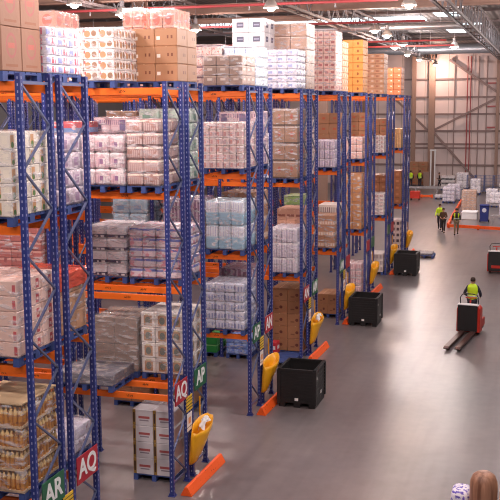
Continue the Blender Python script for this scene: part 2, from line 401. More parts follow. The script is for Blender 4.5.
for k in range(1, 9):
    for row in 'AB':
        nm = RK['%d%s' % (k, row)]
        t = thing('pallet_rack', 'blue and orange pallet rack, '+{'1A': 'nearest of all, green AR sign on its end', '1B': 'nearest red AQ sign on its end', '2A': 'red AQ sign on its end, yellow sack beyond', '2B': 'nearest green AP sign on its end', '3A': 'smaller green AP sign on its end', '3B': 'red AN sign on its end, nearer of two', '4A': 'red AN sign on its end, farther of two', '4B': 'green AM sign on its end'}.get('%d%s' % (k, row), nm), 'pallet rack', (0, Yk(k)+ROWY[row], 0), 0, 'pallet racks')
        for i in range(nb[k]+1):
            f = link('upright_frame', BR, t, (-BAY*i, 0, 0))
            for yy in (0.0, FR):
                link('upright', UP, f, (0, yy, 0)); link('foot_plate', FOOT, f, (0, yy, 0))
            if i < nb[k]:
                for z in levels(k)[1:]:
                    for yy in (.02, FR-.02): link('beam', BEAM, t, (-BAY*(i+.5), yy, z-.07), PI if yy > .5 else 0)

# ------------------------------------------------------------------ pallets and goods
PMESH = {}
def pallet(x, y, z, w, d, label, m='palletblue', rz=0, grp='blue pallets'):
    key = (round(w, 2), round(d, 2), m)
    if key not in PMESH:
        dk = MB(); n = 7; g = d/n
        for i in range(n): dk.box(-w/2, w/2, -d/2+i*g+.012, -d/2+(i+1)*g-.012, .122, .144)
        for xx in (-w/2+.05, 0, w/2-.05): dk.box(xx-.05, xx+.05, -d/2+.01, d/2-.01, .1, .122)
        sk = MB()
        for yy in (-d/2+.075, 0, d/2-.075): sk.box(-.05, .05, yy-.07, yy+.07, .02, .1)
        sk.box(-.05, .05, -d/2, d/2, 0, .02)
        PMESH[key] = (dk.mesh('top_deck', M[m]), sk.mesh('skid', M[m]))
    t = thing('pallet', label, 'pallet', (x, y, z), rz, grp)
    link('top_deck', PMESH[key][0], t)
    for xx in (-w/2+.05, 0, w/2-.05): link('skid', PMESH[key][1], t, (xx, 0, 0))
    return t

UM = {}
def unit_mesh(shape, name, a, b, c, m):
    key = (shape, name, round(a, 3), round(b, 3), round(c, 3), m.name)
    if key in UM: return UM[key]
    q = MB()
    if shape == 'box':
        q.box(-a/2, a/2, -b/2, b/2, 0, c); me = q.mesh(name, m, bevel=min(.012, c*.06))
    elif shape == 'soft':      # shrink-wrapped soft pack with bulging sides
        n = 5; vs = []
        q.box(-a/2, a/2, -b/2, b/2, 0, c); me = q.mesh(name, m, bevel=min(a, b, c)*.16, seg=3, smooth=True)
    elif shape == 'bottles':   # a tray of bottles under film
        nx, ny = max(2, round(a/.085)), max(2, round(b/.085)); r = min(a/nx, b/ny)*.47
        q.m = 1; q.box(-a/2, a/2, -b/2, b/2, 0, c*.12); q.m = 0
        for i in range(nx):
            for j in range(ny):
                q.lathe([(r, c*.02), (r, c*.66), (r*.82, c*.74), (r*.45, c*.86), (r*.45, c*.99)], 8, (-a/2+(i+.5)*a/nx, -b/2+(j+.5)*b/ny, 0))
        me = q.mesh(name, [m, M['traycard']])
    elif shape == 'cans':
        nx, ny = max(2, round(a/.1)), max(2, round(b/.1)); r = min(a/nx, b/ny)*.48
        for i in range(nx):
            for j in range(ny):
                q.lathe([(r*.85, 0), (r, c*.05), (r, c*.92), (r*.85, c*.98)], 8, (-a/2+(i+.5)*a/nx, -b/2+(j+.5)*b/ny, 0))
        me = q.mesh(name, m)
    UM[key] = me; return me
M['traycard'] = mat('tray_card', srgb(206, 176, 140), .7)

def wrap_mesh(w, d, h, amp=.012, pinch=.0):
    bm = bmesh.new(); bmesh.ops.create_cube(bm, size=1)
    bmesh.ops.scale(bm, vec=(w, d, h), verts=bm.verts); bmesh.ops.translate(bm, vec=(0, 0, h/2), verts=bm.verts)
    bmesh.ops.subdivide_edges(bm, edges=bm.edges[:], cuts=7, use_grid_fill=True)
    sd = random.random()*90
    for v in bm.verts:
        n = noise.noise(Vector((v.co.x*5+sd, v.co.y*5, v.co.z*11)))
        dirv = Vector((v.co.x/w*2, v.co.y/d*2, (v.co.z-h/2)/h*2)); dirv = Vector([math.copysign(1, c) if abs(c) > .98 else 0 for c in dirv])
        if dirv.z < 0: dirv.z = 0
        v.co += dirv*(n*amp+amp*.6)
    for f in bm.faces: f.smooth = True
    me = bpy.data.meshes.new('stretch_wrap'); bm.to_mesh(me); bm.free(); me.materials.append(M['film']); return me

R = srgb
ST = {}
def style(key, unit, shape, nx, ny, nz, m, wrap, desc, short, cat='pallet load'):
    ST[key] = (unit, shape, nx, ny, nz, m, wrap, desc, short, cat)
pk = pmat
tan1 = pk('tan_carton', R(176,128,94), [('tape', R(206,172,138)), ('front', .08, .24, .35, .55, R(236,226,216)), ('rect', .55, .62, .42, .6, R(120,70,50)), ('rect', .72, .8, .42, .6, R(120,70,50))], .45, .06, coat=.2)
tanlogo = pk('tan_carton_round_print', R(158,118,98), [('disc', .5, .58, .26, .9, R(170,104,100)), ('disc', .5, .58, .2, .9, R(158,118,98)), ('rect', .34, .66, .52, .64, R(186,106,96)), ('rect', .2, .8, .1, .16, R(150,100,76))], .6, .05)
style('whiteprint', 'carton', 'box', 3, 4, 5, pk('white_tan_printed_carton', R(232,222,210), [('rect', .1, .45, .1, .85, R(206,156,110)), ('rect', .6, .9, .3, .8, R(240,230,214)), ('disc', .3, .25, .14, .7, R(90,130,60))], .45, .05), 1, 'white cartons printed in tan and green', 'white tan-printed cartons')
style('pinktext', 'carton', 'box', 2, 3, 5, pk('pale_pink_carton_red_text', R(232,196,184), [('end', .55, .8, .12, .75, R(196,70,80)), ('end', .6, .75, .3, .5, R(232,196,184)), ('front', .86, .97, .15, .75, R(196,80,86)), ('tape', R(240,216,206))], .4, .04, coat=.3), 1, 'pale pink cartons with red side lettering', 'pale pink cartons')
style('amber', 'bottle_pack', 'bottles', 2, 3, 4, pk('amber_jars', R(196,132,52), [('band', .62, .9, R(226,190,130)), ('blotch', 9, .56, R(150,90,34))], .3, .12, coat=.6), 1, 'shrink-wrapped trays of amber bottles', 'amber bottle trays')
style('purplered', 'pack', 'soft', 3, 3, 5, pk('white_pack_purple_red', R(226,222,236), [('rect', .0, .32, .15, .75, R(150,160,214)), ('rect', .42, .6, .1, .85, R(206,60,90)), ('rect', .68, .76, .1, .85, R(206,90,120)), ('blotch', 12, .6, R(246,244,250))], .35, .06, coat=.4), 1, 'white soft packs banded purple and red', 'purple and red packs')
style('lilac', 'pack', 'soft', 3, 3, 4, pk('lilac_pack', R(206,188,204), [('blotch', 8, .5, R(232,218,226)), ('rect', .1, .5, .2, .7, R(170,140,170)), ('band', 0, .1, R(120,100,140))], .35, .08, coat=.4), 1, 'lilac and white soft packs', 'lilac soft packs')
style('tanred', 'carton', 'box', 2, 3, 3, pk('tan_plain_carton', R(188,140,104), [('tape', R(210,176,136))], .6, .07), 1, 'plain tan cartons', 'plain tan cartons')
style('mound', 'sack', 'soft', 2, 2, 2, pk('lilac_sack', R(206,196,214), [('blotch', 5, .5, R(226,218,230)), ('blotch', 11, .62, R(160,110,130))], .3, .05, coat=.5), 2, 'low mound of pale lilac wrapped sacks', 'pale lilac sacks')
style('whitetan', 'carton', 'box', 3, 4, 5, pk('white_carton_tan_picture', R(238,230,226), [('disc', .3, .45, .2, .6, R(190,140,96)), ('rect', .55, .92, .15, .85, R(226,214,206)), ('disc', .74, .5, .17, .6, R(150,110,80)), ('rect', .05, .15, .6, .9, R(210,90,80))], .4, .06, coat=.3), 1, 'white cartons with tan food pictures', 'white picture cartons')
wp = pk('white_pink_paper_pack', R(232,220,222), [('blotch', 7, .5, R(214,180,188)), ('rect', .1, .4, .2, .7, R(226,190,200)), ('rect', .55, .8, .3, .65, R(236,228,226)), ('stripe', 4, .15, R(180,140,160), .1, .6), ('rect', .35, .6, .3, .6, R(150,110,150)), ('band', .9, 1, R(246,240,238))], .35, .08, coat=.4)
style('whitepaper', 'pack', 'soft', 3, 3, 3, wp, 1, 'white and pink wrapped paper packs in three layers', 'white paper packs')
style('creamlayers', 'pack', 'soft', 2, 3, 5, pk('pinkish_pack_cream_edge', R(178,142,140), [('stripe', 8, .35, R(214,192,186), .1, .7), ('band', 0, .14, R(120,84,80)), ('band', .78, 1, R(236,222,206)), ('blotch', 9, .58, R(176,130,120))], .4, .1, coat=.3), 1, 'pinkish ribbed packs with cream edges', 'pinkish ribbed packs')
style('flat', 'sheet_bundle', 'box', 1, 2, 2, pk('flat_board', R(84,80,96), [('blotch', 4, .55, R(150,136,130))], .5, .06), 2, 'low bundle of flat board in crinkled film', 'flat film-covered board')
style('pinkpack', 'pack', 'box', 2, 3, 4, pk('pink_white_dark_pack', R(232,204,210), [('rect', .08, .45, .15, .85, R(130,120,160)), ('stripe', 8, .4, R(150,110,150), .55, .85), ('rect', .55, .9, .15, .4, R(240,220,224))], .4, .08, coat=.3), 1, 'pink and white packs with dark prints', 'pink printed packs')
style('greenwhite', 'pack', 'soft', 2, 3, 5, pk('pale_green_pack', R(176,196,182), [('blotch', 5, .5, R(206,214,206)), ('rect', .2, .6, .2, .6, R(120,160,140))], .35, .06, coat=.4), 1, 'pale green milky-wrapped packs', 'pale green packs')
style('darkband', 'pack', 'soft', 2, 2, 4, pk('white_pack_dark_band', R(226,218,222), [('band', 0, .32, R(62,50,82)), ('front', .74, .92, .03, .24, R(232,226,226)), ('front', .5, .6, .03, .24, R(214,206,212)), ('blotch', 6, .6, R(206,194,204))], .35, .05, coat=.4), 1, 'white layers with dark purple bands between', 'dark-banded white packs')
style('bluepink', 'pack', 'soft', 4, 3, 5, pk('white_blue_pink_pack', R(226,212,220), [('band', .68, 1, R(104,116,186)), ('blotch', 8, .55, R(216,150,164)), ('band', 0, .14, R(110,80,130))], .35, .06, coat=.4), 1, 'layered white, blue and pink packs', 'blue and pink packs')
style('greybrown', 'carton', 'box', 2, 2, 2, pk('grey_brown_carton', R(136,112,98), [('tape', R(196,166,136)), ('blotch', 3, .55, R(150,126,112))], .45, .04), 2, 'plain grey-brown block of cartons in film', 'grey-brown wrapped block')
style('net', 'crate', 'box', 3, 3, 4, pk('white_brown_crate', R(232,224,216), [('rect', .2, .8, .12, .8, R(176,130,90)), ('disc', .5, .46, .2, .8, R(90,100,84)), ('rect', .3, .7, .8, .9, R(200,190,150))], .4, .07, coat=.3), 2, 'white-wrapped brown bottle crates', 'white-wrapped crates')
style('greywrap', 'carton', 'box', 3, 3, 3, pk('grey_brown_label_carton', R(150,122,108), [('rect', .3, .7, .5, .75, R(206,190,180)), ('band', .88, 1, R(190,168,150))], .4, .06, coat=.3), 1, 'grey-brown cartons with pale labels', 'pale-labelled cartons')
red1 = pk('orange_red_carton', R(210,150,130), [('disc', .5, .5, .3, .9, R(204,112,96)), ('rect', .05, .95, .05, .12, R(236,190,170))], .5, .06)
style('redbox', 'carton', 'box', 2, 3, 4, red1, 1, 'orange-red film-wrapped cartons', 'orange-red cartons')
style('whitepink', 'pack', 'box', 6, 4, 6, pk('white_pack_pink_orange', R(238,216,210), [('rect', .1, .4, .2, .75, R(214,150,140)), ('stripe', 5, .3, R(206,170,180), .2, .8), ('blotch', 12, .6, R(246,234,230))], .35, .08, coat=.4), 1, 'white packs with pink and orange print', 'white and pink packs')
pb = pk('pale_blue_pack', R(176,206,222), [('blotch', 6, .52, R(206,222,230)), ('rect', .3, .7, .2, .5, R(130,170,206)), ('stripe', 1, .04, R(150,170,190))], .35, .05, coat=.4)
style('paleblue', 'pack', 'soft', 3, 3, 2, pk('white_blue_pack', R(196,216,228), [('band', .55, 1, R(226,228,234)), ('stripe', 5, .2, R(170,166,206), .55, 1), ('stripe', 1, .05, R(120,150,180), 0, .5), ('band', 0, .5, R(156,194,216)), ('blotch', 8, .6, R(226,232,238))], .35, .05, coat=.4), 1, 'pale blue and white layered soft packs', 'pale blue packs')
style('purplecol', 'pack', 'box', 5, 4, 2, pk('purple_column_pack', R(150,116,146), [('stripe', 2, .35, R(214,196,210)), ('blotch', 8, .58, R(110,80,110))], .4, .1, coat=.3), 1, 'dark purple upright packs in columns', 'dark purple packs')
style('paleblue2', 'pack', 'soft', 2, 3, 3, pb, 1, 'plain pale blue soft packs', 'plain pale blue packs')
style('bluewhite', 'pack', 'soft', 4, 4, 5, pk('blue_white_can_pack', R(206,206,222), [('stripe', 3, .5, R(150,156,196), .15, .7), ('blotch', 8, .55, R(226,224,234))], .3, .06, coat=.5), 1, 'blue and white can packs under film', 'blue and white can packs')
style('whitered', 'pack', 'box', 3, 3, 4, pk('white_pack_red_figures', R(240,222,216), [('blotch', 16, .56, R(214,130,120)), ('band', .8, .95, R(120,90,110))], .4, .05, coat=.3), 1, 'white packs with small red and dark print', 'red-speckled white packs')
style('paleblueflat', 'pack', 'box', 3, 3, 4, pk('pale_blue_box', R(206,220,232), [('stripe', 4, .3, R(150,170,206), .3, .7), ('band', .85, 1, R(90,90,110))], .4, .05, coat=.3), 1, 'pale blue boxes with darker print', 'pale blue boxes')
style('purple', 'pack', 'box', 6, 4, 3, pk('plum_pack', R(140,96,120), [('stripe', 1, .3, R(206,180,196)), ('blotch', 7, .6, R(110,70,96))], .4, .1, coat=.3), 1, 'plum-coloured upright packs', 'plum upright packs')
style('whiteblue', 'pack', 'soft', 3, 3, 6, pk('white_lilac_blue_pack', R(226,224,238), [('rect', .1, .55, .3, .7, R(150,160,206)), ('blotch', 9, .57, R(240,238,246)), ('band', 0, .12, R(180,180,214))], .35, .05, coat=.4), 1, 'white packs marked in lilac blue', 'lilac-blue packs')
style('whiteblack', 'carton', 'box', 2, 2, 5, pk('white_carton_black_panel', R(236,232,236), [('rect', .28, .72, .34, .72, R(96,96,120)), ('rect', .34, .66, .48, .58, R(160,160,186)), ('band', 0, .03, R(150,140,146))], .45, .04), 0, 'tall white cartons with dark square panels', 'dark-panelled white cartons')
style('browntall', 'carton', 'box', 2, 2, 4, pk('brown_carton_dark_band', R(160,122,98), [('disc', .55, .55, .12, .8, R(176,90,70)), ('band', 0, .1, R(90,70,60)), ('band', .9, 1, R(200,184,176))], .45, .06, coat=.2), 1, 'tall brown cartons in grey film', 'tall brown cartons')
style('lilacbox', 'pack', 'soft', 5, 4, 3, pk('pale_lilac_bottle', R(222,212,222), [('stripe', 2, .3, R(196,184,204)), ('band', .85, 1, R(236,228,232))], .3, .05, coat=.5), 1, 'pale lilac bottle packs under white film', 'pale lilac bottles')
style('pinkcase', 'case', 'box', 3, 3, 5, pk('salmon_case', R(206,156,132), [('rect', .1, .9, .3, .5, R(150,90,76)), ('blotch', 12, .6, R(226,180,160))], .5, .08), 0, 'salmon printed cases', 'salmon cases')
style('brownwrap', 'carton', 'box', 2, 3, 5, pk('dull_brown_carton', R(182,142,120), [('band', .9, 1, R(214,190,174)), ('blotch', 5, .58, R(196,164,146))], .4, .06, coat=.3), 1, 'tall dull brown cartons in film', 'dull brown cartons')
style('pinkwhite', 'case', 'box', 4, 4, 8, pk('pink_case_dark_window', R(238,196,184), [('rect', .2, .8, .3, .62, R(176,96,96)), ('band', .88, 1, R(244,226,218))], .4, .06, coat=.3), 1, 'tall pink and white cases with red panels', 'pink panelled cases')
style('lilacp', 'pack', 'soft', 4, 4, 3, pk('lilac_white_pack', R(220,206,220), [('stripe', 2, .35, R(186,170,200), .1, .8)], .35, .06, coat=.4), 1, 'white and lilac bottle packs', 'white lilac bottles')
bc = pk('plain_brown_carton', R(168,120,88), [('tape', R(200,160,120)), ('rect', .35, .65, .4, .6, R(186,96,66))], .55, .1)
style('browncart', 'carton', 'box', 2, 3, 5, bc, 0, 'plain brown cartons', 'brown cartons')
style('labelcart', 'carton', 'box', 2, 3, 3, pk('brown_carton_pale_label', R(176,124,90), [('band', .15, .5, R(206,166,140)), ('stripe', 4, .5, R(226,206,190), .2, .45)], .5, .06), 1, 'brown cartons with pale printed bands', 'pale-banded cartons')
style('green', 'pack', 'box', 2, 3, 6, pk('leaf_green_pack', R(140,176,96), [('blotch', 6, .5, R(186,206,150)), ('band', .85, 1, R(96,130,70))], .4, .07), 1, 'leaf green wrapped packs', 'leaf green packs')
style('orange', 'carton', 'box', 2, 3, 7, pk('orange_tan_carton', R(222,150,76), [('disc', .5, .5, .1, .5, R(150,80,40)), ('band', .9, 1, R(196,120,56))], .5, .05), 0, 'tall orange-tan cartons with dark dots', 'orange-tan cartons')
style('pinkp', 'pack', 'soft', 3, 3, 3, pk('salmon_white_pack', R(238,206,196), [('stripe', 4, .35, R(222,160,150))], .4, .05, coat=.3), 1, 'salmon and white wrapped packs', 'salmon white packs')
style('orangetall', 'carton', 'box', 2, 2, 6, pk('caramel_carton', R(196,132,76), [('rect', .55, .8, .4, .7, R(226,206,180)), ('band', .94, 1, R(150,96,56))], .5, .05), 1, 'tall caramel brown cartons', 'caramel cartons')
style('pinkfloor', 'pack', 'soft', 3, 3, 4, pk('pink_lattice_pack', R(226,196,196), [('stripe', 3, .4, R(196,140,146)), ('band', 0, .15, R(236,226,230))], .4, .06), 1, 'pinkish white packs', 'pinkish packs')
style('tanstack', 'carton', 'box', 2, 3, 8, pk('peach_carton', R(218,164,128), [('rect', .1, .4, .3, .7, R(190,126,96)), ('rect', .6, .85, .4, .75, R(232,200,176)), ('band', .92, 1, R(190,140,110))], .5, .06), 0, 'tall peach-tan cartons', 'peach-tan cartons')
style('whitep', 'case', 'box', 3, 3, 4, pk('white_spotted_case', R(236,226,222), [('disc', .5, .5, .24, .7, R(186,150,150)), ('blotch', 14, .6, R(206,180,176))], .4, .05), 1, 'white spotted cases', 'spotted cases')
style('whiteprinted', 'case', 'box', 3, 3, 5, pk('white_grid_case', R(236,224,220), [('rect', .2, .8, .25, .75, R(190,150,150)), ('rect', .35, .65, .4, .6, R(236,220,216))], .4, .05), 1, 'white cases with grid print', 'grid-printed cases')
style('basket', 'crate', 'box', 2, 2, 3, pk('white_slotted_crate', R(230,216,210), [('stripe', 5, .45, R(150,126,130), .2, .8)], .5, .04), 0, 'white slotted plastic crates', 'white slotted crates')
style('brownst', 'carton', 'box', 2, 3, 5, pk('rust_carton', R(206,130,92), [('rect', .6, .8, .5, .7, R(240,220,206)), ('band', .92, 1, R(160,96,66))], .5, .07), 0, 'rust-brown cartons with white labels', 'rust-brown cartons')
style('tanb', 'case', 'box', 3, 3, 4, pk('tan_slatted_case', R(206,170,124), [('stripe', 3, .35, R(150,110,84))], .5, .06), 0, 'tan slatted cases', 'tan slatted cases')
style('brownb', 'carton', 'box', 2, 3, 5, pk('deep_brown_carton', R(158,104,72), [('tape', R(196,150,110)), ('rect', .3, .7, .3, .6, R(186,130,96))], .5, .08), 0, 'deep brown cartons', 'deep brown cartons')
style('whitedark', 'case', 'box', 3, 3, 6, pk('white_case_dark_window', R(216,196,192), [('rect', .2, .8, .2, .7, R(80,60,70))], .5, .08), 0, 'dark-windowed cases', 'dark cases')
style('redflat', 'pack', 'box', 3, 3, 9, pk('dull_red_flat_pack', R(176,96,90), [('band', .7, 1, R(206,150,140)), ('blotch', 8, .6, R(150,76,76))], .5, .08), 1, 'dull red flat packs', 'dull red packs')
style('bluered', 'pack', 'soft', 2, 3, 5, pk('red_blue_top_pack', R(206,80,90), [('band', 0, .5, R(120,150,200)), ('blotch', 8, .6, R(226,200,206))], .4, .06, coat=.3), 1, 'red and blue wrapped packs', 'red and blue packs')
style('greenbox', 'crate', 'box', 2, 2, 2, pk('bright_green_crate', R(44,140,66), [('band', .82, .95, R(120,190,120))], .45, .06), 0, 'bright green boxes', 'bright green boxes')
style('bluebox', 'pack', 'soft', 3, 3, 3, pk('mid_blue_pack', R(96,130,206), [('blotch', 7, .5, R(150,176,226))], .4, .08), 1, 'mid blue wrapped packs', 'mid blue packs')

style('fsteel', 'carton', 'box', 3, 2, 2, pk('buff_box', R(176,134,104), [('tape', R(206,172,138))], .5, .08), 0, 'buff upright boxes', 'buff boxes')
LOADS = []
def goods(key, x0, x1, y0, d, z, h, place, cover=None, plt=True, pm='palletblue'):
    unit, shape, nx, ny, nz, m, wrap, desc, short, cat = ST[key]
    w = x1-x0; cx, cy = (x0+x1)/2, y0+d/2
    if plt:
        pallet(cx, cy, z, w, d, 'blue pallet below the '+short+', '+place, pm); z += .145
    t = thing(unit+'_stack', desc+', '+place, cat, (cx, cy, z), 0, 'pallet loads')
    a, b, c = w/nx, d/ny, h/nz
    me = unit_mesh(shape, unit, a-.008, b-.008, c-.006, m)
    for kk in range(nz):
        for j in range(ny):
            for i in range(nx):
                if not (j == 0 or i == nx-1 or kk == nz-1): continue
                o = link(unit, me, t, (-w/2+(i+.5)*a+random.uniform(-.003, .003), -d/2+(j+.5)*b+random.uniform(-.003, .003), kk*c), 0)
                if random.random() < .5 and shape == 'box' and abs(a-b) < .02: o.rotation_euler.z = PI
    if wrap:
        o = link('stretch_wrap', wrap_mesh(w+.012, d+.012, h+.01, .006 if wrap == 1 else .018), t, (0, 0, 0))
        if wrap == 2: o.data.materials[0] = M['film2']
    return t

def slot(code, key, x0, x1, h, extra='', dz=0, plt=True, d=1.15):
    k = int(code[0]); row = code[1]; l = int(code[2])
    y0 = Yk(k)+(-.15 if row == 'A' else FR+GP-.15)
    place = lvn(k, l)+(' of the ' if l else ' under the ')+RK[code[:2]]+extra
    return goods(key, x0, min(x1, -.1), y0, d, levels(k)[l]+.002, h, place, plt=plt)

slot('1A3', 'whiteprint', -1.07, -.07, 1.24)
slot('1A2', 'pinktext', -1.08, -.08, 1.17)
slot('1A1', 'amber', -1.07, -.07, 1.36)
slot('1B4', 'purplered', -1.08, -.08, .72)
slot('1B3', 'lilac', -1.1, -.1, 1.16)
ST['redtop'] = ST['tanred'][:7]+('tan cartons under a red film cover', 'red-covered tan cartons', 'pallet load')
tr = slot('1B2', 'redtop', -1.15, -.14, 1.0)
slot('1B1', 'mound', -1.1, -.12, .46)
slot('2A4', 'whitetan', -2.05, -1.03, 1.05)
slot('2A3', 'whitepaper', -1.86, -.87, 1.02)
slot('2A3', 'creamlayers', -.81, -.07, 1.35)
slot('2A3', 'bluered', -2.58, -1.95, 1.3)
slot('2A2', 'redflat', -3.9, -2.82, 1.6)
slot('2A1', 'flat', -2.57, -1.26, .22)
slot('2B4', 'redbox', -3.75, -2.95, 1.55)
slot('2B3', 'pinkpack', -2.1, -1.32, 1.37)
slot('2B3', 'greenwhite', -1.05, -.07, 1.55)
slot('2B2', 'darkband', -2.36, -1.42, 1.13)
slot('2B2', 'bluepink', -1.34, -.09, 1.12)
slot('2B1', 'greybrown', -2.29, -1.2, 1.2)
slot('2B1', 'net', -1.1, -.1, 1.37)
slot('3A4', 'greywrap', -1.15, -.08, .75)
slot('3A4', 'redbox', -2.57, -1.92, 1.96, ', right')
slot('3A4', 'redbox', -3.36, -2.81, 2.0, ', left')
slot('3A3', 'whitepink', -1.18, -.07, 1.19)
slot('3A2', 'paleblue', -1.15, -.07, 1.28)
slot('3A2', 'purplecol', -2.33, -1.29, 1.31)
slot('3A2', 'paleblue2', -3.8, -2.81, 1.33)
slot('3A1', 'bluewhite', -1.18, -.07, 1.24)
slot('3B4', 'whitered', -1.89, -1.06, 1.11)
slot('3B4', 'paleblueflat', -.99, -.1, 1.04)
slot('3B3', 'pinkpack', -1.15, -.1, 1.45)
slot('3B2', 'labelcart', -1.1, -.1, 1.4)
slot('3B1', 'purple', -1.17, -.24, 1.43)
slot('4A3', 'whiteblue', -1.07, -.11, 1.2)
slot('4A3', 'whiteblack', -2.2, -1.14, 2.17)
slot('4A2', 'browntall', -.9, -.07, 2.18)
slot('4A2', 'whiteblue', -1.95, -.98, 1.4)
slot('4A1', 'lilacbox', -.95, -.07, 1.45)
slot('4B3', 'brownwrap', -1.17, -.1, 2.08)
slot('4B2', 'whitered', -1.1, -.1, 1.9)
slot('4B1', 'pinkcase', -1.09, -.17, 1.93)
slot('5A3', 'pinkwhite', -1.0, -.09, 2.15)
slot('5A2', 'lilacp', -.9, -.1, 1.0)
slot('5A1', 'labelcart', -.9, -.09, 1.22)
slot('5A1', 'green', -2.04, -1.42, 1.93)
slot('5B3', 'tanstack', -1.05, -.1, 1.85)
slot('5B2', 'browncart', -1.02, -.17, 1.98)
slot('5B1', 'basket', -1.0, -.15, 1.5)
slot('6A3', 'orange', -1.0, -.14, 2.18)
slot('6A2', 'pinkp', -.88, -.14, .93)
slot('6B2', 'browncart', -.92, -.16, 1.95)
slot('6A1', 'orangetall', -.9, -.15, 2.38)
slot('6B1', 'pinkwhite', -.95, -.12, 2.1)
slot('6A0', 'pinkfloor', -.83, -.13, 1.3)
slot('7A3', 'tanstack', -1.03, -.17, 1.88)
slot('7A2', 'whitep', -.8, -.12, .8)
slot('7B2', 'browncart', -.92, -.18, 1.6)
slot('7A1', 'whiteprinted', -.82, -.09, 1.04)
slot('7B1', 'brownb', -.9, -.12, 1.85)
slot('7A0', 'basket', -.8, -.1, .9)
slot('8A3', 'brownst', -.98, -.17, 1.43)
slot('8A2', 'tanb', -.83, -.12, 1.02)
slot('8A1', 'brownb', -.87, -.1, 1.78)
slot('8A0', 'whitedark', -.83, -.08, 1.9)
slot('4A0', 'greenbox', -3.6, -2.83, .55)
slot('4A0', 'bluebox', -2.5, -1.7, .55)
slot('3A3', 'tanred', -3.9, -3.05, 1.48)
slot('3A0', 'browncart', -3.9, -2.84, .95)
slot('3A0', 'fsteel', -2.57, -1.6, .9)
sheet = MB().box(-.49, .49, -.56, .56, 0, .02).build('top_sheet', M['traycard'], bpy.data.objects['bottle_pack_stack'], (0, 0, 1.385)); sheet['label'] = 'brown card top sheet'
# red film over the tan cartons
rf = MB(); rf.box(-.53, .53, -.62, .62, .72, 1.03); fo = rf.build('cover_film', film_mat('red_film', R(236,96,76), .75, .2), tr, bevel=.03)
fo['label'] = 'red plastic film cover'

# loose carton stacks: every carton its own thing
ORD = ['bottom', 'second', 'third', 'fourth', 'fifth', 'sixth', 'seventh', 'eighth']
def cartons(x0, x1, y0, d, z, h, nx, ny, nz, m, desc, where, grp, name='carton', plt=True, skip=lambda i, j, k: False, shape='box', plabel=None, gap=.006):
    w = x1-x0
    if plt: pallet((x0+x1)/2, y0+d/2, z, w, d, plabel or 'blue pallet under the '+where); z += .145
    a, b, c = w/nx, d/ny, h/nz
    me = unit_mesh(shape, name, a-gap, b-gap, c-.002, m)
    proto = None
    for k in range(nz):
        for j in range(ny):
            for i in range(nx):
                if skip(i, j, k): continue
                pos = (['front', 'rear'] if ny == 2 else ['front', 'middle', 'rear'])[j]+' '+(['left', 'right'] if nx == 2 else ['left', 'middle', 'right'])[i]
                lay = 'top' if k == nz-1 else ORD[k]
                o = link(name, me, None, (x0+(i+.5)*a+random.uniform(-.002, .002), y0+(j+.5)*b, z+k*c+.001), 0)
                tag(o, '%s, %s %s, %s layer of the %s' % (desc, pos.split()[0], pos.split()[1], lay, where), 'carton', grp)
cartons(-1.17, -.17, Yk(1)-.15, 1.15, 8.572, 1.28, 2, 2, 2, tanlogo, 'large tan carton', 'round-logo stack atop the AR rack', 'round-logo cartons')
cartons(-1.15, -.13, Yk(2)+1.065, 1.2, 8.572, 1.1, 2, 2, 3, tan1, 'glossy tan carton', 'tan stack atop the near AP rack', 'tan cartons on the top level')
silver = pk('silver_carton', R(206,202,206), [('front', 0, .16, 0, 1, R(150,120,60)), ('front', .04, .12, .2, .8, R(70,50,40)), ('front', .3, .85, .45, .6, R(170,90,90)), ('front', .35, .8, .3, .38, R(140,130,140)), ('end', .1, .9, .1, .9, R(196,160,150))], .4, .05)
cartons(-1.17, -.2, 19.1, 1.2, 0, 1.48, 2, 2, 4, silver, 'silver drinks carton', 'floor stack by the far AQ sign', 'silver cartons')
brn = pk('brown_carton_round_mark', R(166,116,82), [('tape', R(200,156,116)), ('disc', .6, .5, .1, .8, R(110,60,50)), ('rect', .2, .45, .3, .4, R(130,84,60))], .55, .1)
cartons(-1.2, -.12, Yk(4)+.75, 1.2, 0, 2.1, 2, 2, 5, brn, 'brown carton', 'floor stack behind the AN sign', 'brown cartons on the floor')
cartons(-1.02, -.2, Yk(5)+1.1, 1.2, 0, .78, 2, 2, 2, brn, 'scuffed brown carton', 'low floor stack, fifth double rack', 'low brown cartons')
pallet(-.66, Yk(4)-.05, 0, 1.05, 1.4, 'empty blue slatted pallet on the floor below the AN sign')
tag(MB().box(-.12,.12,-.2,.2,0,.4).build('pack', pk('red_white_pack', R(200,50,60), [('rect', .2, .8, .4, .7, W)], .4, .02), None, (-.98, Yk(4)+.35, .146), bevel=.02), 'small red and white pack on the empty blue pallet', 'pack')

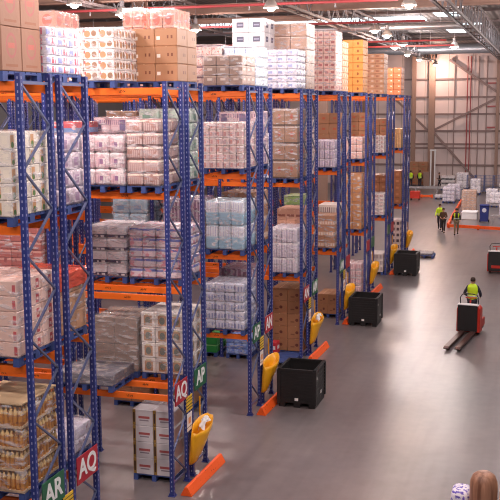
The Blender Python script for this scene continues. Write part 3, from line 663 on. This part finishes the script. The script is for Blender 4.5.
# ------------------------------------------------------------------ rack-end signs, notices, sacks, guards
def sign(x, y0, z0, w, h, text, m, label):
    t = thing('aisle_sign', label, 'sign', (x, y0, z0), 0, 'aisle letter signs')
    MB().box(0, .012, 0, w, 0, h).build('panel', M[m], t, bevel=.002)
    if text:
        cu = bpy.data.curves.new('lettering', 'FONT'); cu.body = text; cu.size = h*.92; cu.align_x = 'CENTER'; cu.align_y = 'CENTER'
        cu.extrude = .002; cu.offset = .012; cu.materials.append(M['letter'])
        me = None
        o = bpy.data.objects.new('lettering', cu); COL.objects.link(o)
        bpy.context.view_layer.update()
        me = bpy.data.meshes.new_from_object(o.evaluated_get(bpy.context.evaluated_depsgraph_get())); me.name = 'lettering'
        COL.objects.unlink(o); bpy.data.objects.remove(o)
        l = link('lettering', me, t, (.0145, w/2, h/2)); l.rotation_euler = (PI/2, 0, PI/2)
SX = .056
for k, ta, ca, tb, cb in ((1, 'AR', 'green', 'AQ', 'red'), (2, 'AQ', 'red', 'AP', 'green'), (3, 'AP', 'green', 'AN', 'red'), (4, 'AN', 'red', 'AM', 'green'), (5, 'AM', 'green', None, 'red'), (6, None, 'red', None, 'green'), (7, None, 'green', None, 'red')):
    y = Yk(k)
    nth = ['nearest', 'second', 'third', 'fourth', 'fifth', 'sixth', 'seventh'][k-1]
    sign(SX, y+.1, 1.93, .72, .48, ta, ca+'_sign', '%s aisle sign %son the %s double rack end, near side' % (ca, 'lettered '+ta+' ' if ta else '', nth))
    sign(SX, y+FR+GP+.06, 1.93, .78, .48, tb, cb+'_sign', '%s aisle sign %son the %s double rack end, far side' % (cb, 'lettered '+tb+' ' if tb else '', nth))
    if k < 6:
        tag(MB().box(0, .01, 0, .36, 0, .34).build('notice', M['notice'], None, (SX, y+.76, 1.6), bevel=.002), 'yellow load notice on the %s double rack end' % nth, 'notice', 'rack notices')
        tag(MB().box(0, .01, 0, .3, 0, .4).build('notice', M['whitenotice'], None, (SX, y+.78, 1.15), bevel=.002), 'white paper notice below the yellow one, %s double rack end' % nth, 'notice', 'rack notices')

def sack(k, label, stuffed):
    y = Yk(k)+FR+GP+.42
    b = MB(); n = 16; rings = []
    prof = [(1.22, .165, .56, -.22), (1.05, .16, .53, -.27), (.85, .14, .42, -.38), (.64, .11, .28, -.5), (.47, .08, .15, -.6), (.4, .04, .07, -.64)]
    sd = k*7.3
    for z, cx, ry, dy in prof:
        for i in range(n):
            a = 2*PI*i/n; r = 1+.22*noise.noise(Vector((math.cos(a)*2+sd, math.sin(a)*2, z*3)))
            xx = max(.0, cx*(1+math.cos(a)*r)); b.v.append((xx, dy-.12+ry*math.sin(a)*r, z+(.1*abs(math.sin(a/2))**2+.06*math.sin(a)-.06 if z > 1.2 else 0)))
    L = len(prof)
    b.f = [(i*n+q, i*n+(q+1) % n, (i+1)*n+(q+1) % n, (i+1)*n+q) for i in range(L-1) for q in range(n)]+[tuple((L-1)*n+q for q in range(n))]
    b.mi = [0]*len(b.f)
    t = thing('waste_sack', label, 'sack', (SX+.01, y, 0), 0, 'yellow sacks on the rack ends')
    o = b.build('pouch', M['yellow'], t, smooth=True)
    md = o.modifiers.new('thickness', 'SOLIDIFY'); md.thickness = .008
    MB().bar((.02, -.1, 1.3), (.02, -.1, 1.75), .03, .02).build('hanging_strap', M['yellow'], t)
    if stuffed:
        q = MB(); n = 22
        for i in range(n):
            for j in range(n):
                u, v = i/(n-1)-.5, j/(n-1)-.5; r = math.hypot(u, v)
                p = Vector((.17+.13*u, -.22+.5*v, 1.31-.4*r*r+.06*v)); p += .05*noise.noise_vector(p*7+Vector((k, 0, 0)))+.025*noise.noise_vector(p*21)
                p.x = max(p.x, .05); q.v.append(tuple(p))
        q.f = [(i*n+j, i*n+j+1, (i+1)*n+j+1, (i+1)*n+j) for i in range(n-1) for j in range(n-1)]; q.mi = [0]*len(q.f)
        tag(q.build('plastic_film', M['paper'], None, (SX+.02, y, 0), smooth=True), 'crumpled white plastic film in the '+stuffed, 'plastic film', 'crumpled film')
for k, nth in ((2, 'second'), (3, 'third'), (4, 'fourth'), (5, 'fifth'), (6, 'sixth'), (7, 'seventh'), (8, 'last')):
    sack(k, 'yellow waste sack hung on the %s double rack end' % nth, {2: 'nearest yellow sack', 4: 'yellow sack below the AM sign'}.get(k))
for k, nth in ((2, 'second'), (3, 'third'), (4, 'fourth'), (5, 'fifth'), (6, 'sixth'), (7, 'seventh'), (8, 'last')):
    g = MB(); g.prism([(-.13, 0), (.13, 0), (.12, .03), (.03, .2), (-.03, .2), (-.12, .03)], 'y', 0, 2.15)
    o = g.build('floor_guard', M['guard'], None, (.29, Yk(k)+.05, 0), -.02, bevel=.006)
    tag(o, 'orange floor guard along the %s double rack end' % nth, 'floor guard', 'orange floor guards')

# black plastic pallet boxes
def bin_proto():
    t = link('pallet_box', None); w, d, h = 1.0, 1.16, 1.08
    b = MB()
    for s in (-1, 1):
        b.box(s*w/2-.02, s*w/2+.02, -d/2, d/2, .14, h); b.box(-w/2, w/2, s*d/2-.02, s*d/2+.02, .14, h)
        b.box(s*w/2-.035, s*w/2+.035, -d/2-.035, d/2+.035, h-.06, h); b.box(-w/2-.035, w/2+.035, s*d/2-.035, s*d/2+.035, h-.06, h)
    b.box(-w/2, w/2, -d/2, d/2, .12, .17)
    for i in range(9):
        z = .22+i*.09
        for s in (-1, 1):
            b.box(s*(w/2+.012)-.018, s*(w/2+.012)+.018, -d/2, d/2, z, z+.022); b.box(-w/2, w/2, s*(d/2+.012)-.018, s*(d/2+.012)+.018, z, z+.022)
    for sx in (-1, 1):
        for sy in (-1, 1): b.box(sx*w/2-.05, sx*w/2+.05, sy*d/2-.05, sy*d/2+.05, .1, h-.03)
    b.build('box', M['dark'], t)
    for xx in (-.42, 0, .42): MB().box(xx-.09, xx+.09, -d/2, d/2, 0, .12).build('skid', M['dark'], t)
    MB().box(-.05, .05, -d/2-.05, -d/2-.042, .2, .28).build('label', M['paper'], t)
    MB().box(w/2+.042, w/2+.05, -.05, .05, .3, .38).build('label', M['paper'], t)
    MB().box(w/2+.042, w/2+.05, -d/2+.05, -d/2+.12, .8, .86).build('label', M['paper'], t)
    return t
BX = bin_proto(); BX.location = (1.04, 25.72, 0); tag(BX, 'open black plastic pallet box nearest the camera, by the AN sign', 'plastic box', 'black pallet boxes')
dup(BX, (.98, 36.1, 0), 0, 'open black plastic pallet box, middle of three along the racks')
dup(BX, (.98, 47.4, 0), 0, 'open black plastic pallet box farthest along, by the seventh rack')
for o in (1, 2): pass
pallet(1.2, 53.2, 0, .95, 1.2, 'blue pallet on the floor beyond the farthest black box')
t = goods('flat', .8, 1.6, 52.7, 1.0, .146, .1, 'on the pallet past the farthest black box', plt=False)

# ------------------------------------------------------------------ people
def skin(name, verts, edges, rad, m, parent, root=0, sub=1):
    me = bpy.data.meshes.new(name); me.from_pydata(verts, edges, [])
    o = bpy.data.objects.new(name, me); COL.objects.link(o)
    md = o.modifiers.new('s', 'SKIN'); md.use_smooth_shade = True
    o.modifiers.new('d', 'SUBSURF').levels = sub
    for i, sv in enumerate(me.skin_vertices[0].data):
        r = rad[i]; sv.radius = r if isinstance(r, tuple) else (r, r); sv.use_root = (i == root)
    bpy.context.view_layer.update()
    nm = bpy.data.meshes.new_from_object(o.evaluated_get(bpy.context.evaluated_depsgraph_get())); nm.name = name
    COL.objects.unlink(o); bpy.data.objects.remove(o)
    nm.materials.clear(); nm.materials.append(m)
    for p in nm.polygons: p.use_smooth = True
    return link(name, nm, parent)
def person(label, loc, rz, sc, pose, top, legs, vest, cat='person', hair='hair', sleeves=True):
    """faces +Y; pose: per side (knee, ankle), (elbow, wrist)"""
    t = thing('person', label, cat, loc, rz, 'people'); t.scale = (sc,)*3
    V = []; E = []; Rr = []
    def add(p, r, par=None):
        V.append(Vector(p)); Rr.append(r); i = len(V)-1
        if par is not None: E.append((par, i))
        return i
    lean = pose.get('lean', 0)
    pel = add((0, 0, .95), (.14, .1)); wa = add((0, lean*.15, 1.1), (.125, .09), pel); ch = add((0, lean*.3, 1.3), (.15, .1), wa)
    nb_ = add((0, lean*.4, 1.45), (.07, .06), ch); nk = add((0, lean*.42+.01, 1.52), .06, nb_)
    jw = add((0, lean*.45+.03, 1.585), (.068, .072), nk); hd = add((0, lean*.45+.02, 1.66), (.078, .092), jw); ht = add((0, lean*.45+.015, 1.72), (.055, .065), hd)
    add((0, lean*.45+.125, 1.61), .012, jw)
    J = {}
    for s in (-1, 1):
        kn, an = pose['legs'][0 if s < 0 else 1]
        hp = add((s*.09, 0, .9), .085, pel); k_ = add((s*.1+kn[0], kn[1], kn[2]), .058, hp); cf = add((s*.1+(kn[0]+an[0])/2, (kn[1]+an[1])/2-.015, (kn[2]+an[2])/2+.04), .052, k_)
        a_ = add((s*.1+an[0], an[1], an[2]), .038, cf); add((s*.11+an[0], an[1]+.14, an[2]-.045), (.04, .028), a_)
        el, wr = pose['arms'][0 if s < 0 else 1]
        sh = add((s*.175, lean*.35, 1.41), .055, ch); e_ = add((s*el[0], el[1], el[2]), .042, sh); w_ = add((s*wr[0], wr[1], wr[2]), .028, e_)
        dv = (Vector((s*wr[0], wr[1], wr[2]))-Vector((s*el[0], el[1], el[2]))).normalized()
        pm = add(Vector(V[w_])+dv*.05, (.036, .02), w_); sd = dv.cross(Vector((1, 0, 0))).normalized()
        for q, L in ((-.03, .07), (-.01, .085), (.01, .08), (.028, .065)):
            f1 = add(V[pm]+dv*.05+sd*q, .009, pm); add(V[pm]+dv*(.05+L*.5)+sd*q*1.1+Vector((-s*.015, 0, 0)), .008, f1)
        th = add(V[w_]+dv*.03+sd*.04, .01, w_); add(V[w_]+dv*.07+sd*.06, .008, th)
        J[s] = (hp, k_, cf, a_, sh, e_, w_)
    skin('body', V, E, Rr, M['skin'], t, pel)
    g = lambda i, k=1.0, e=.0: (Rr[i][0]*k+e, Rr[i][1]*k+e) if isinstance(Rr[i], tuple) else (Rr[i]*k+e, Rr[i]*k+e)
    def sub(name, ids, eds, m, k=1.05, e=.012):
        mp = {a: i for i, a in enumerate(ids)}
        return skin(name, [V[i] for i in ids], [(mp[a], mp[b]) for a, b in eds], [g(i, k, e) for i in ids], m, t)
    L_, R_ = J[-1], J[1]
    sub('trousers', [pel, *L_[:4], *R_[:4]], [(pel, L_[0]), (L_[0], L_[1]), (L_[1], L_[2]), (L_[2], L_[3]), (pel, R_[0]), (R_[0], R_[1]), (R_[1], R_[2]), (R_[2], R_[3])], legs, 1.08, .014)
    sub('jacket', [ch, wa, pel, nb_, *L_[4:], *R_[4:]], [(ch, wa), (wa, pel), (ch, nb_), (ch, L_[4]), (L_[4], L_[5]), (L_[5], L_[6]), (ch, R_[4]), (R_[4], R_[5]), (R_[5], R_[6])], top, 1.06, .014)
    if vest is not None:
        sh_ = Matrix.Identity(4); sh_[1][2] = lean*.8; sh_[1][3] = -lean*.75
        MB().lathe([(.165, .9), (.168, 1.0), (.172, 1.12), (.2, 1.28), (.212, 1.38), (.185, 1.45), (.11, 1.5), (.085, 1.53), (.08, 1.5)], 20, (0, 0, 0), 1.0, .74, sh_).build('hi_vis_vest', vest, t, smooth=True)
        c0 = V[wa]
        MB().lathe([(1, -.02), (1.02, 0), (1, .02)], 18, (c0.x, c0.y, c0.z-.02), .182, .14).build('reflective_band', M['reflective'], t, smooth=True)
    for s in (-1, 1):
        a = V[J[s][3]]
        MB().ball((a.x+s*.005, a.y+.06, a.z-.035), .055, .15, .055, 10, 6).build('boot', M['rubber'], t, smooth=True)
    h = V[hd]
    MB().lathe([(.1, -.05), (.104, .0), (.098, .045), (.07, .082), (.001, .1)], 14, (h.x, h.y-.02, h.z+.012), .88, 1.02).build('hair', M[hair], t, smooth=True)
    for s in (-1, 1):
        MB().ball((h.x+s*.033, h.y+.088, h.z-.01), .012, .008, .01, 8, 6).build('eye', M['eye'], t, smooth=True)
        MB().ball((h.x+s*.09, h.y-.005, h.z-.03), .012, .022, .034, 8, 6).build('ear', M['skin'], t, smooth=True)
    MB().ball((h.x, h.y+.088, h.z-.085), .026, .01, .006, 8, 6).build('mouth', M['red'], t, smooth=True)
    return t
stand = dict(legs=[((0, .02, .5), (0, 0, .09)), ((0, .02, .5), (0, 0, .09))], arms=[((.25, -.03, 1.14), (.26, .08, .92)), ((.25, -.03, 1.14), (.26, .08, .92))])
walk = dict(legs=[((0, .14, .5), (0, .22, .1)), ((0, -.02, .5), (0, -.26, .14))], arms=[((.24, -.14, 1.16), (.26, -.1, .92)), ((.24, .08, 1.15), (.25, .22, .95))], lean=.08)
walk2 = dict(legs=[((0, 0, .5), (0, -.22, .13)), ((0, .16, .51), (0, .2, .1))], arms=[((.24, .1, 1.15), (.22, .26, 1.0)), ((.25, -.12, 1.15), (.27, -.06, .93))], lean=.1)
carry = dict(legs=[((0, .12, .5), (0, .16, .1)), ((0, .0, .5), (0, -.2, .13))], arms=[((.25, .04, 1.14), (.14, .26, 1.1)), ((.25, .04, 1.14), (.14, .26, 1.1))], lean=.15)
ride = dict(legs=[((-.02, .04, .5), (-.03, 0, .09)), ((.02, .03, .5), (.03, 0, .09))], arms=[((.29, -.04, 1.16), (.24, .2, 1.05)), ((.29, .02, 1.15), (.25, .24, 1.03))], lean=.06)
person('person in hi-vis yellow jacket and dark trousers walking beside a dark-clothed companion', (.72, 65.0, .01), PI*.98, .98, walk, M['hivis'], M['navy'], M['hivis'])
person('person in dark brown clothes walking in front of the hi-vis jacket', (1.12, 63.4, .01), PI*.95, .93, carry, M['browncloth'], M['darkcloth'], None)
person('person in dark jacket and yellow-edged vest walking alone, khaki trousers', (2.0, 62.6, .01), PI*1.04, .97, walk2, M['darkcloth'], M['khaki'], M['edgevest'])
person('person in hi-vis vest at the far conveyor, left of two', (-5.55, 97.6, .01), .3, .99, stand, M['navy'], M['navy'], M['hivis'])
person('person in hi-vis vest at the far conveyor, right of two', (-4.68, 97.8, .01), -.2, .99, stand, M['navy'], M['navy'], M['hivis'])
person('person in dark clothes bending by the far wall machine', (-2.74, 98.0, .01), PI*.5, .88, carry, M['darkcloth'], M['navy'], None)

# ------------------------------------------------------------------ pallet trucks
def truck(label, loc, rz, forks=True):
    """forks towards -Y, rider platform towards +Y"""
    t = thing('pallet_truck', label, 'pallet truck', loc, rz, 'powered pallet trucks')
    c = MB(); c.prism([(-.42, .1), (.42, .1), (.42, .95), (.34, 1.05), (-.34, 1.05), (-.42, .95)], 'y', .06, .52)
    c.build('chassis', M['red'], t, bevel=.02)
    MB().box(-.37, .33, -.02, .06, .14, 1.08).build('battery_panel', M['dark'], t, bevel=.015)
    MB().box(-.38, .36, -.03, .2, 1.085, 1.13).build('top_cover', M['white'], t, bevel=.01)
    MB().box(-.36, .36, .52, 1.15, .1, .19).build('platform', M['dark'], t, bevel=.015)
    for s in (-1, 1):
        MB().tube([(s*.31+.02, .1, 1.1), (s*.33+.02, .12, 1.34), (s*.26+.02, .12, 1.46), (s*.1+.02, .12, 1.49)], .018).build('backrest_tube', M['dark'], t, smooth=True)
        MB().box(s*.36-.04, s*.36+.04, .52, 1.12, .19, .5).build('side_guard', M['red'], t, bevel=.02)
    MB().tube([(-.1, .12, 1.49), (.14, .12, 1.49)], .018).build('cross_tube', M['dark'], t)
    MB().tube([(0, .36, 1.05), (0, .42, 1.2), (0, .46, 1.28)], .03).build('steering_column', M['red'], t)
    MB().tube([(-.19, .46, 1.28), (.19, .46, 1.28)], .022).build('handle_bar', M['red'], t)
    for s in (-1, 1):
        w = MB(); w.tube([(s*.3-.05, .4, .1), (s*.3+.05, .4, .1)], .1, 14); w.build('wheel', M['rubber'], t)
        if forks:
            f = MB(); x = s*.19
            f.prism([(.02, .07), (.02, .16), (-2.5, .16), (-2.62, .12), (-2.62, .09), (-2.5, .07)], 'x', x-.09, x+.09)
            ob = f.build('fork', M['forks'], t, bevel=.01)
            MB().tube([(x-.06, -2.3, .045), (x+.06, -2.3, .045)], .045, 10).build('load_roller', M['rubber'], ob)
    return t
M['forks'] = mat('worn_dark_red_steel', srgb(84, 54, 50), .4, .4)
TR = truck('red and black pallet truck carrying a hi-vis rider, forks towards camera', (4.85, 35.05, 0), -.125)
person('person in hi-vis vest riding the red pallet truck, seen from behind', (4.93, 35.95, .195), -.1, 1.0, ride, M['navy'], M['navy'], M['hivis'])
t2 = truck('red and black pallet truck cut by the picture edge, no rider', (5.15, 48.5, 0), .0, forks=False)
MB().box(-.22, .2, -.03, -.02, .28, .42).build('tail_panel', M['red'], t2)

# ------------------------------------------------------------------ far goods-out area
def rail(p, q, label):
    p, q = Vector(p), Vector(q); t = thing('guard_rail', label, 'guard rail', p, 0, 'orange guard rails'); d = q-p
    MB().bar((0, 0, .17), (d.x, d.y, .17), .12, .2).build('rail', M['guard'], t)
    n = max(2, int(d.length/2))
    for i in range(n+1):
        e = d*(i/n); MB().box(e.x-.07, e.x+.07, e.y-.07+.1, e.y+.07+.1, 0, .3).build('post', M['guard'], t)
rail((1.2, 66.1, 0), (11, 63.6, 0), 'orange guard rail running right, in front of the grey conveyor')
rail((1.1, 66.5, 0), (.55, 83.4, 0), 'orange guard rail running away from the walkers')
rail((-4.1, 87.2, 0), (-2.3, 87.4, 0), 'short orange guard rail beside the red trolley')
t = thing('trolley', 'small red trolley box on wheels near the far conveyor', 'trolley', (-3.5, 85.2, 0))
MB().box(-.42, .42, -.3, .3, .16, .8).build('body', M['red'], t, bevel=.03)
MB().tube([(-.36, .25, .8), (-.36, .32, 1.05), (.36, .32, 1.05), (.36, .25, .8)], .02).build('handle', M['steel'], t)
for sx in (-1, 1):
    for sy in (-1, 1): MB().tube([(sx*.34-.03, sy*.22, .08), (sx*.34+.03, sy*.22, .08)], .08, 10).build('wheel', M['rubber'], t)
def conveyor(p, L, w, h, rz, label):
    t = thing('roller_conveyor', label, 'conveyor', p, rz, 'roller conveyors')
    for s in (-1, 1): MB().box(0, L, s*w/2-.03, s*w/2+.03, h-.16, h).build('side_rail', M['steel'], t)
    r = MB()
    for i in range(int(L/.22)): r.tube([(.1+i*.22, -w/2+.03, h-.06), (.1+i*.22, w/2-.03, h-.06)], .045, 8)
    r.build('roller_bed', M['steel'], t)
    for i in range(int(L/2)+1):
        for s in (-1, 1): MB().box(i*2+.04, i*2+.12, s*w/2-.04, s*w/2+.04, 0, h-.16).build('leg', M['steel'], t)
conveyor((3.8, 69.2, 0), 7, .9, .62, -.12, 'grey roller conveyor right of the blue bin')
conveyor((-8.5, 93.0, 0), 8.5, .8, .55, 0, 'long grey roller conveyor near the back wall')
conveyor((3.0, 78.0, 0), 6, .9, .6, 0, 'grey roller conveyor behind the brown stack, carrying white bundles')
t = thing('packing_table', 'white-fronted low packing table below the brown stack', 'table', (2.15, 71.9, 0))
MB().box(-.55, .55, -.7, .7, .5, .56).build('table_top', M['white'], t); MB().box(-.53, .53, -.68, -.64, .04, .5).build('front_panel', M['white'], t)
for sx in (-1, 1):
    for sy in (-1, 1): MB().box(sx*.48-.03, sx*.48+.03, sy*.58-.03, sy*.58+.03, 0, .5).build('leg', M['steel'], t)
t = thing('wheeled_bin', 'dark blue upright bin with pale round emblem', 'bin', (3.28, 70.0, 0))
MB().prism([(-.27, .08), (.27, .08), (.31, 1.15), (-.31, 1.15)], 'y', -.28, .28).build('body', M['bluebin'], t, bevel=.02)
MB().box(-.33, .33, -.31, .31, 1.15, 1.26).build('lid', M['bluebin'], t, bevel=.03)
MB().lathe([(.15, 0), (.15, .01)], 18, (0, 0, 0), M=Matrix.Translation((0, -.285, .88)) @ Matrix.Rotation(PI/2, 4, 'X')).build('emblem', M['palelogo'], t)
for s in (-1, 1): MB().tube([(s*.3-.04, .22, .09), (s*.3+.04, .22, .09)], .09, 10).build('wheel', M['rubber'], t)
style('fbrown', 'carton', 'box', 3, 3, 6, pk('buff_carton', R(186,150,130), [('band', .9, 1, R(214,190,170)), ('rect', .2, .5, .3, .7, R(206,176,156))], .5, .06), 1, 'tall buff brown cartons with white top', 'buff cartons')
style('flilac', 'pack', 'soft', 3, 3, 4, pk('grey_lilac_pack', R(206,196,210), [('band', 0, .14, R(140,130,170)), ('blotch', 5, .55, R(226,220,230))], .4, .05), 1, 'grey-lilac wrapped packs', 'grey-lilac packs')
style('fwhite', 'sack', 'soft', 2, 2, 2, pk('white_sack', R(236,230,236), [('blotch', 6, .55, R(206,200,216))], .5, .05), 2, 'white wrapped bundles', 'white bundles')
style('fblack', 'pack', 'box', 3, 3, 3, pk('black_white_pack', R(206,196,196), [('band', 0, .45, R(40,36,40))], .5, .05), 1, 'white-topped black packs', 'black and white packs')
goods('fbrown', 1.2, 2.28, 76.0, 1.2, 0, 1.55, 'behind the low white table')
goods('flilac', -.95, .05, 83.0, 1.1, 0, 1.2, 'left of two beside the orange rail')
goods('flilac', -.75, .35, 84.8, 1.1, 0, 1.3, 'right of two beside the orange rail')
goods('fblack', -2.4, -1.1, 95.8, 1.0, 0, 1.25, 'by the back wall')
goods('fwhite', -1.0, .1, 96.5, 1.0, 0, 1.5, 'by the back wall')
goods('fwhite', -1.95, -.98, 86.4, .9, 0, .22, 'flat on a pallet past the red trolley')
goods('fwhite', 3.2, 4.0, 77.6, .8, .615, .8, 'left on the rear conveyor', plt=False)
goods('flilac', 4.5, 5.6, 77.6, .8, .615, .9, 'right on the rear conveyor', plt=False)
goods('flilac', 4.15, 5.4, 72.6, 1.1, 0, 1.2, 'on the floor past the blue bin')
goods('fwhite', 2.75, 3.65, 80.5, 1.0, 0, 1.3, 'on the floor behind the rear conveyor')
goods('fwhite', .7, 1.6, 91.5, .9, 0, 1.3, 'in front of the blue roll cages')
goods('fblack', 3.6, 4.6, 84.2, 1.0, 0, 1.5, 'right of the orange side rail')
goods('flilac', 5.0, 6.1, 85.0, 1.1, 0, 1.5, 'at the right edge beyond the conveyors')
goods('browncart', -6.0, -4.2, 100.0, 1.0, 0, 2.3, 'against the back wall behind two hi-vis people')
def roll_cage(loc, label):
    t = thing('roll_cage', label, 'roll cage', loc, 0, 'blue roll cages'); w, d, h = .72, .8, 1.65
    MB().box(-w/2, w/2, -d/2, d/2, .16, .2).build('base_plate', M['cage'], t)
    for s in (-1, 1):
        p = MB()
        for yy in (-d/2, d/2): p.tube([(s*w/2, yy, .2), (s*w/2, yy, h)], .02, 6)
        p.tube([(s*w/2, -d/2, h), (s*w/2, d/2, h)], .02, 6)
        for i in range(1, 6): p.tube([(s*w/2, -d/2+i*d/6, .2), (s*w/2, -d/2+i*d/6, h)], .01, 5)
        for i in range(1, 5): p.tube([(s*w/2, -d/2, .2+i*.29), (s*w/2, d/2, .2+i*.29)], .01, 5)
        p.build('side_mesh', M['cage'], t)
    p = MB()
    for i in range(0, 7): p.tube([(-w/2+i*w/6, d/2, .2), (-w/2+i*w/6, d/2, h)], .012, 5)
    for i in range(0, 6): p.tube([(-w/2, d/2, .2+i*.28), (w/2, d/2, .2+i*.28)], .012, 5)
    p.build('back_mesh', M['cage'], t)
    for sx in (-1, 1):
        for sy in (-1, 1): MB().tube([(sx*.3-.02, sy*.33, .08), (sx*.3+.02, sy*.33, .08)], .08, 8).build('castor', M['rubber'], t)
for i in range(4): roll_cage((.6+i*.82, 93.6, 0), 'blue wire roll cage by the back wall, %s in the row' % ['first', 'second', 'third', 'fourth'][i])
t = thing('lift_mast', 'tall pale twin-post mast standing by the back wall', 'lift mast', (-3.6, 99.3, 0))
for s in (-1, 1): MB().box(s*.2-.06, s*.2+.06, -.06, .06, .1, 3.7).build('post', M['white'], t)
MB().box(-.3, .3, -.1, .1, 3.6, 3.75).build('cross_head', M['white'], t); MB().box(-.5, .5, -.5, .5, 0, .1).build('base_plate', M['steel'], t)
MB().box(-.9, -.3, -.3, .3, .1, 1.5).build('control_cabinet', M['beige_steel'], t, bevel=.02)
t = thing('wheeled_bin', 'yellow upright bin at the right picture edge', 'bin', (4.05, 88.0, 0))
MB().prism([(-.3, .08), (.3, .08), (.36, 1.3), (-.36, 1.3)], 'y', -.35, .35).build('body', M['yellow'], t, bevel=.02)
MB().box(-.38, .38, -.37, .37, 1.3, 1.4).build('lid', M['yellow'], t, bevel=.02)
MB().tube([(-.35, .3, .09), (.35, .3, .09)], .09, 10).build('wheel', M['rubber'], t)

# ------------------------------------------------------------------ lower right corner
def wood():
    t = NT('streaked_brown'); tc = t.n('ShaderNodeTexCoord'); mp = t.n('ShaderNodeMapping'); mp.inputs['Scale'].default_value = (9, 9, .6); t.set(mp.inputs[0], tc.outputs['Object'])
    a = t.noise(mp.outputs[0], 1, 4)
    return t.out(t.mix(t.ramp(a, .35, .65), srgb(112, 72, 54), srgb(178, 130, 104)), .45)
b = MB(); b.lathe([(.27, 0), (.275, .1), (.275, .62), (.262, .74), (.22, .85), (.14, .91), (.001, .93)], 24)
tag(b.build('drum', wood(), None, (6.385, 19.25, 0), smooth=True), 'brown round-topped drum with pale streaks at the lower right', 'drum')
b = MB(); b.box(-.2, .2, -.28, .28, 0, .44)
o = b.build('sack', pk('purple_white_sack', R(226,218,230), [('blotch', 14, .5, R(100,80,180)), ('band', .8, 1, R(236,230,238))], .6, .02), None, (6.0, 19.55, 0), bevel=.12, seg=3, smooth=True)
o.location.x = 5.93
tag(o, 'white and purple patterned sack left of the brown drum', 'sack')
tag(MB().box(-.25, .25, -.25, .25, 0, .62).build('carton', pk('peach_plain_carton', R(240,190,150), [('tape', R(226,170,130))], .6, .02), None, (6.95, 19.4, 0), bevel=.01), 'peach carton right of the brown drum', 'carton')

# ------------------------------------------------------------------ world, camera, view
w = bpy.data.worlds.new('world'); S.world = w; w.use_nodes = True
bg = w.node_tree.nodes['Background']; bg.inputs[0].default_value = (.75, .85, 1, 1); bg.inputs[1].default_value = .6
f, pitch, roll, yaw, H, cx = 978.07, .1464, -.0064, .295, 8.1946, 7.3687
s_, c_ = math.sin(yaw), math.cos(yaw)
fw = Vector((-s_, c_, 0)); rt = Vector((c_, s_, 0)); up = Vector((0, 0, 1))
f3 = fw*math.cos(pitch)-up*math.sin(pitch); u3 = up*math.cos(pitch)+fw*math.sin(pitch)
r4 = rt*math.cos(roll)+u3*math.sin(roll); u4 = u3*math.cos(roll)-rt*math.sin(roll)
cam = bpy.data.cameras.new('camera'); co = bpy.data.objects.new('camera', cam); COL.objects.link(co)
m3 = Matrix((r4, u4, -f3)).transposed()
co.matrix_world = Matrix.Translation((cx, 0, H)) @ m3.to_4x4()
cam.sensor_width = 36; cam.lens = f/500*36; cam.clip_end = 400
S.camera = co
S.view_settings.view_transform = 'Standard'; S.view_settings.look = 'None'; S.view_settings.gamma = 1
S.view_settings.use_curve_mapping = False; S.view_settings.exposure = 0.12
S.cycles.filter_width = 1.1; S.cycles.transparent_max_bounces = 24; S.cycles.max_bounces = 8; S.cycles.diffuse_bounces = 4
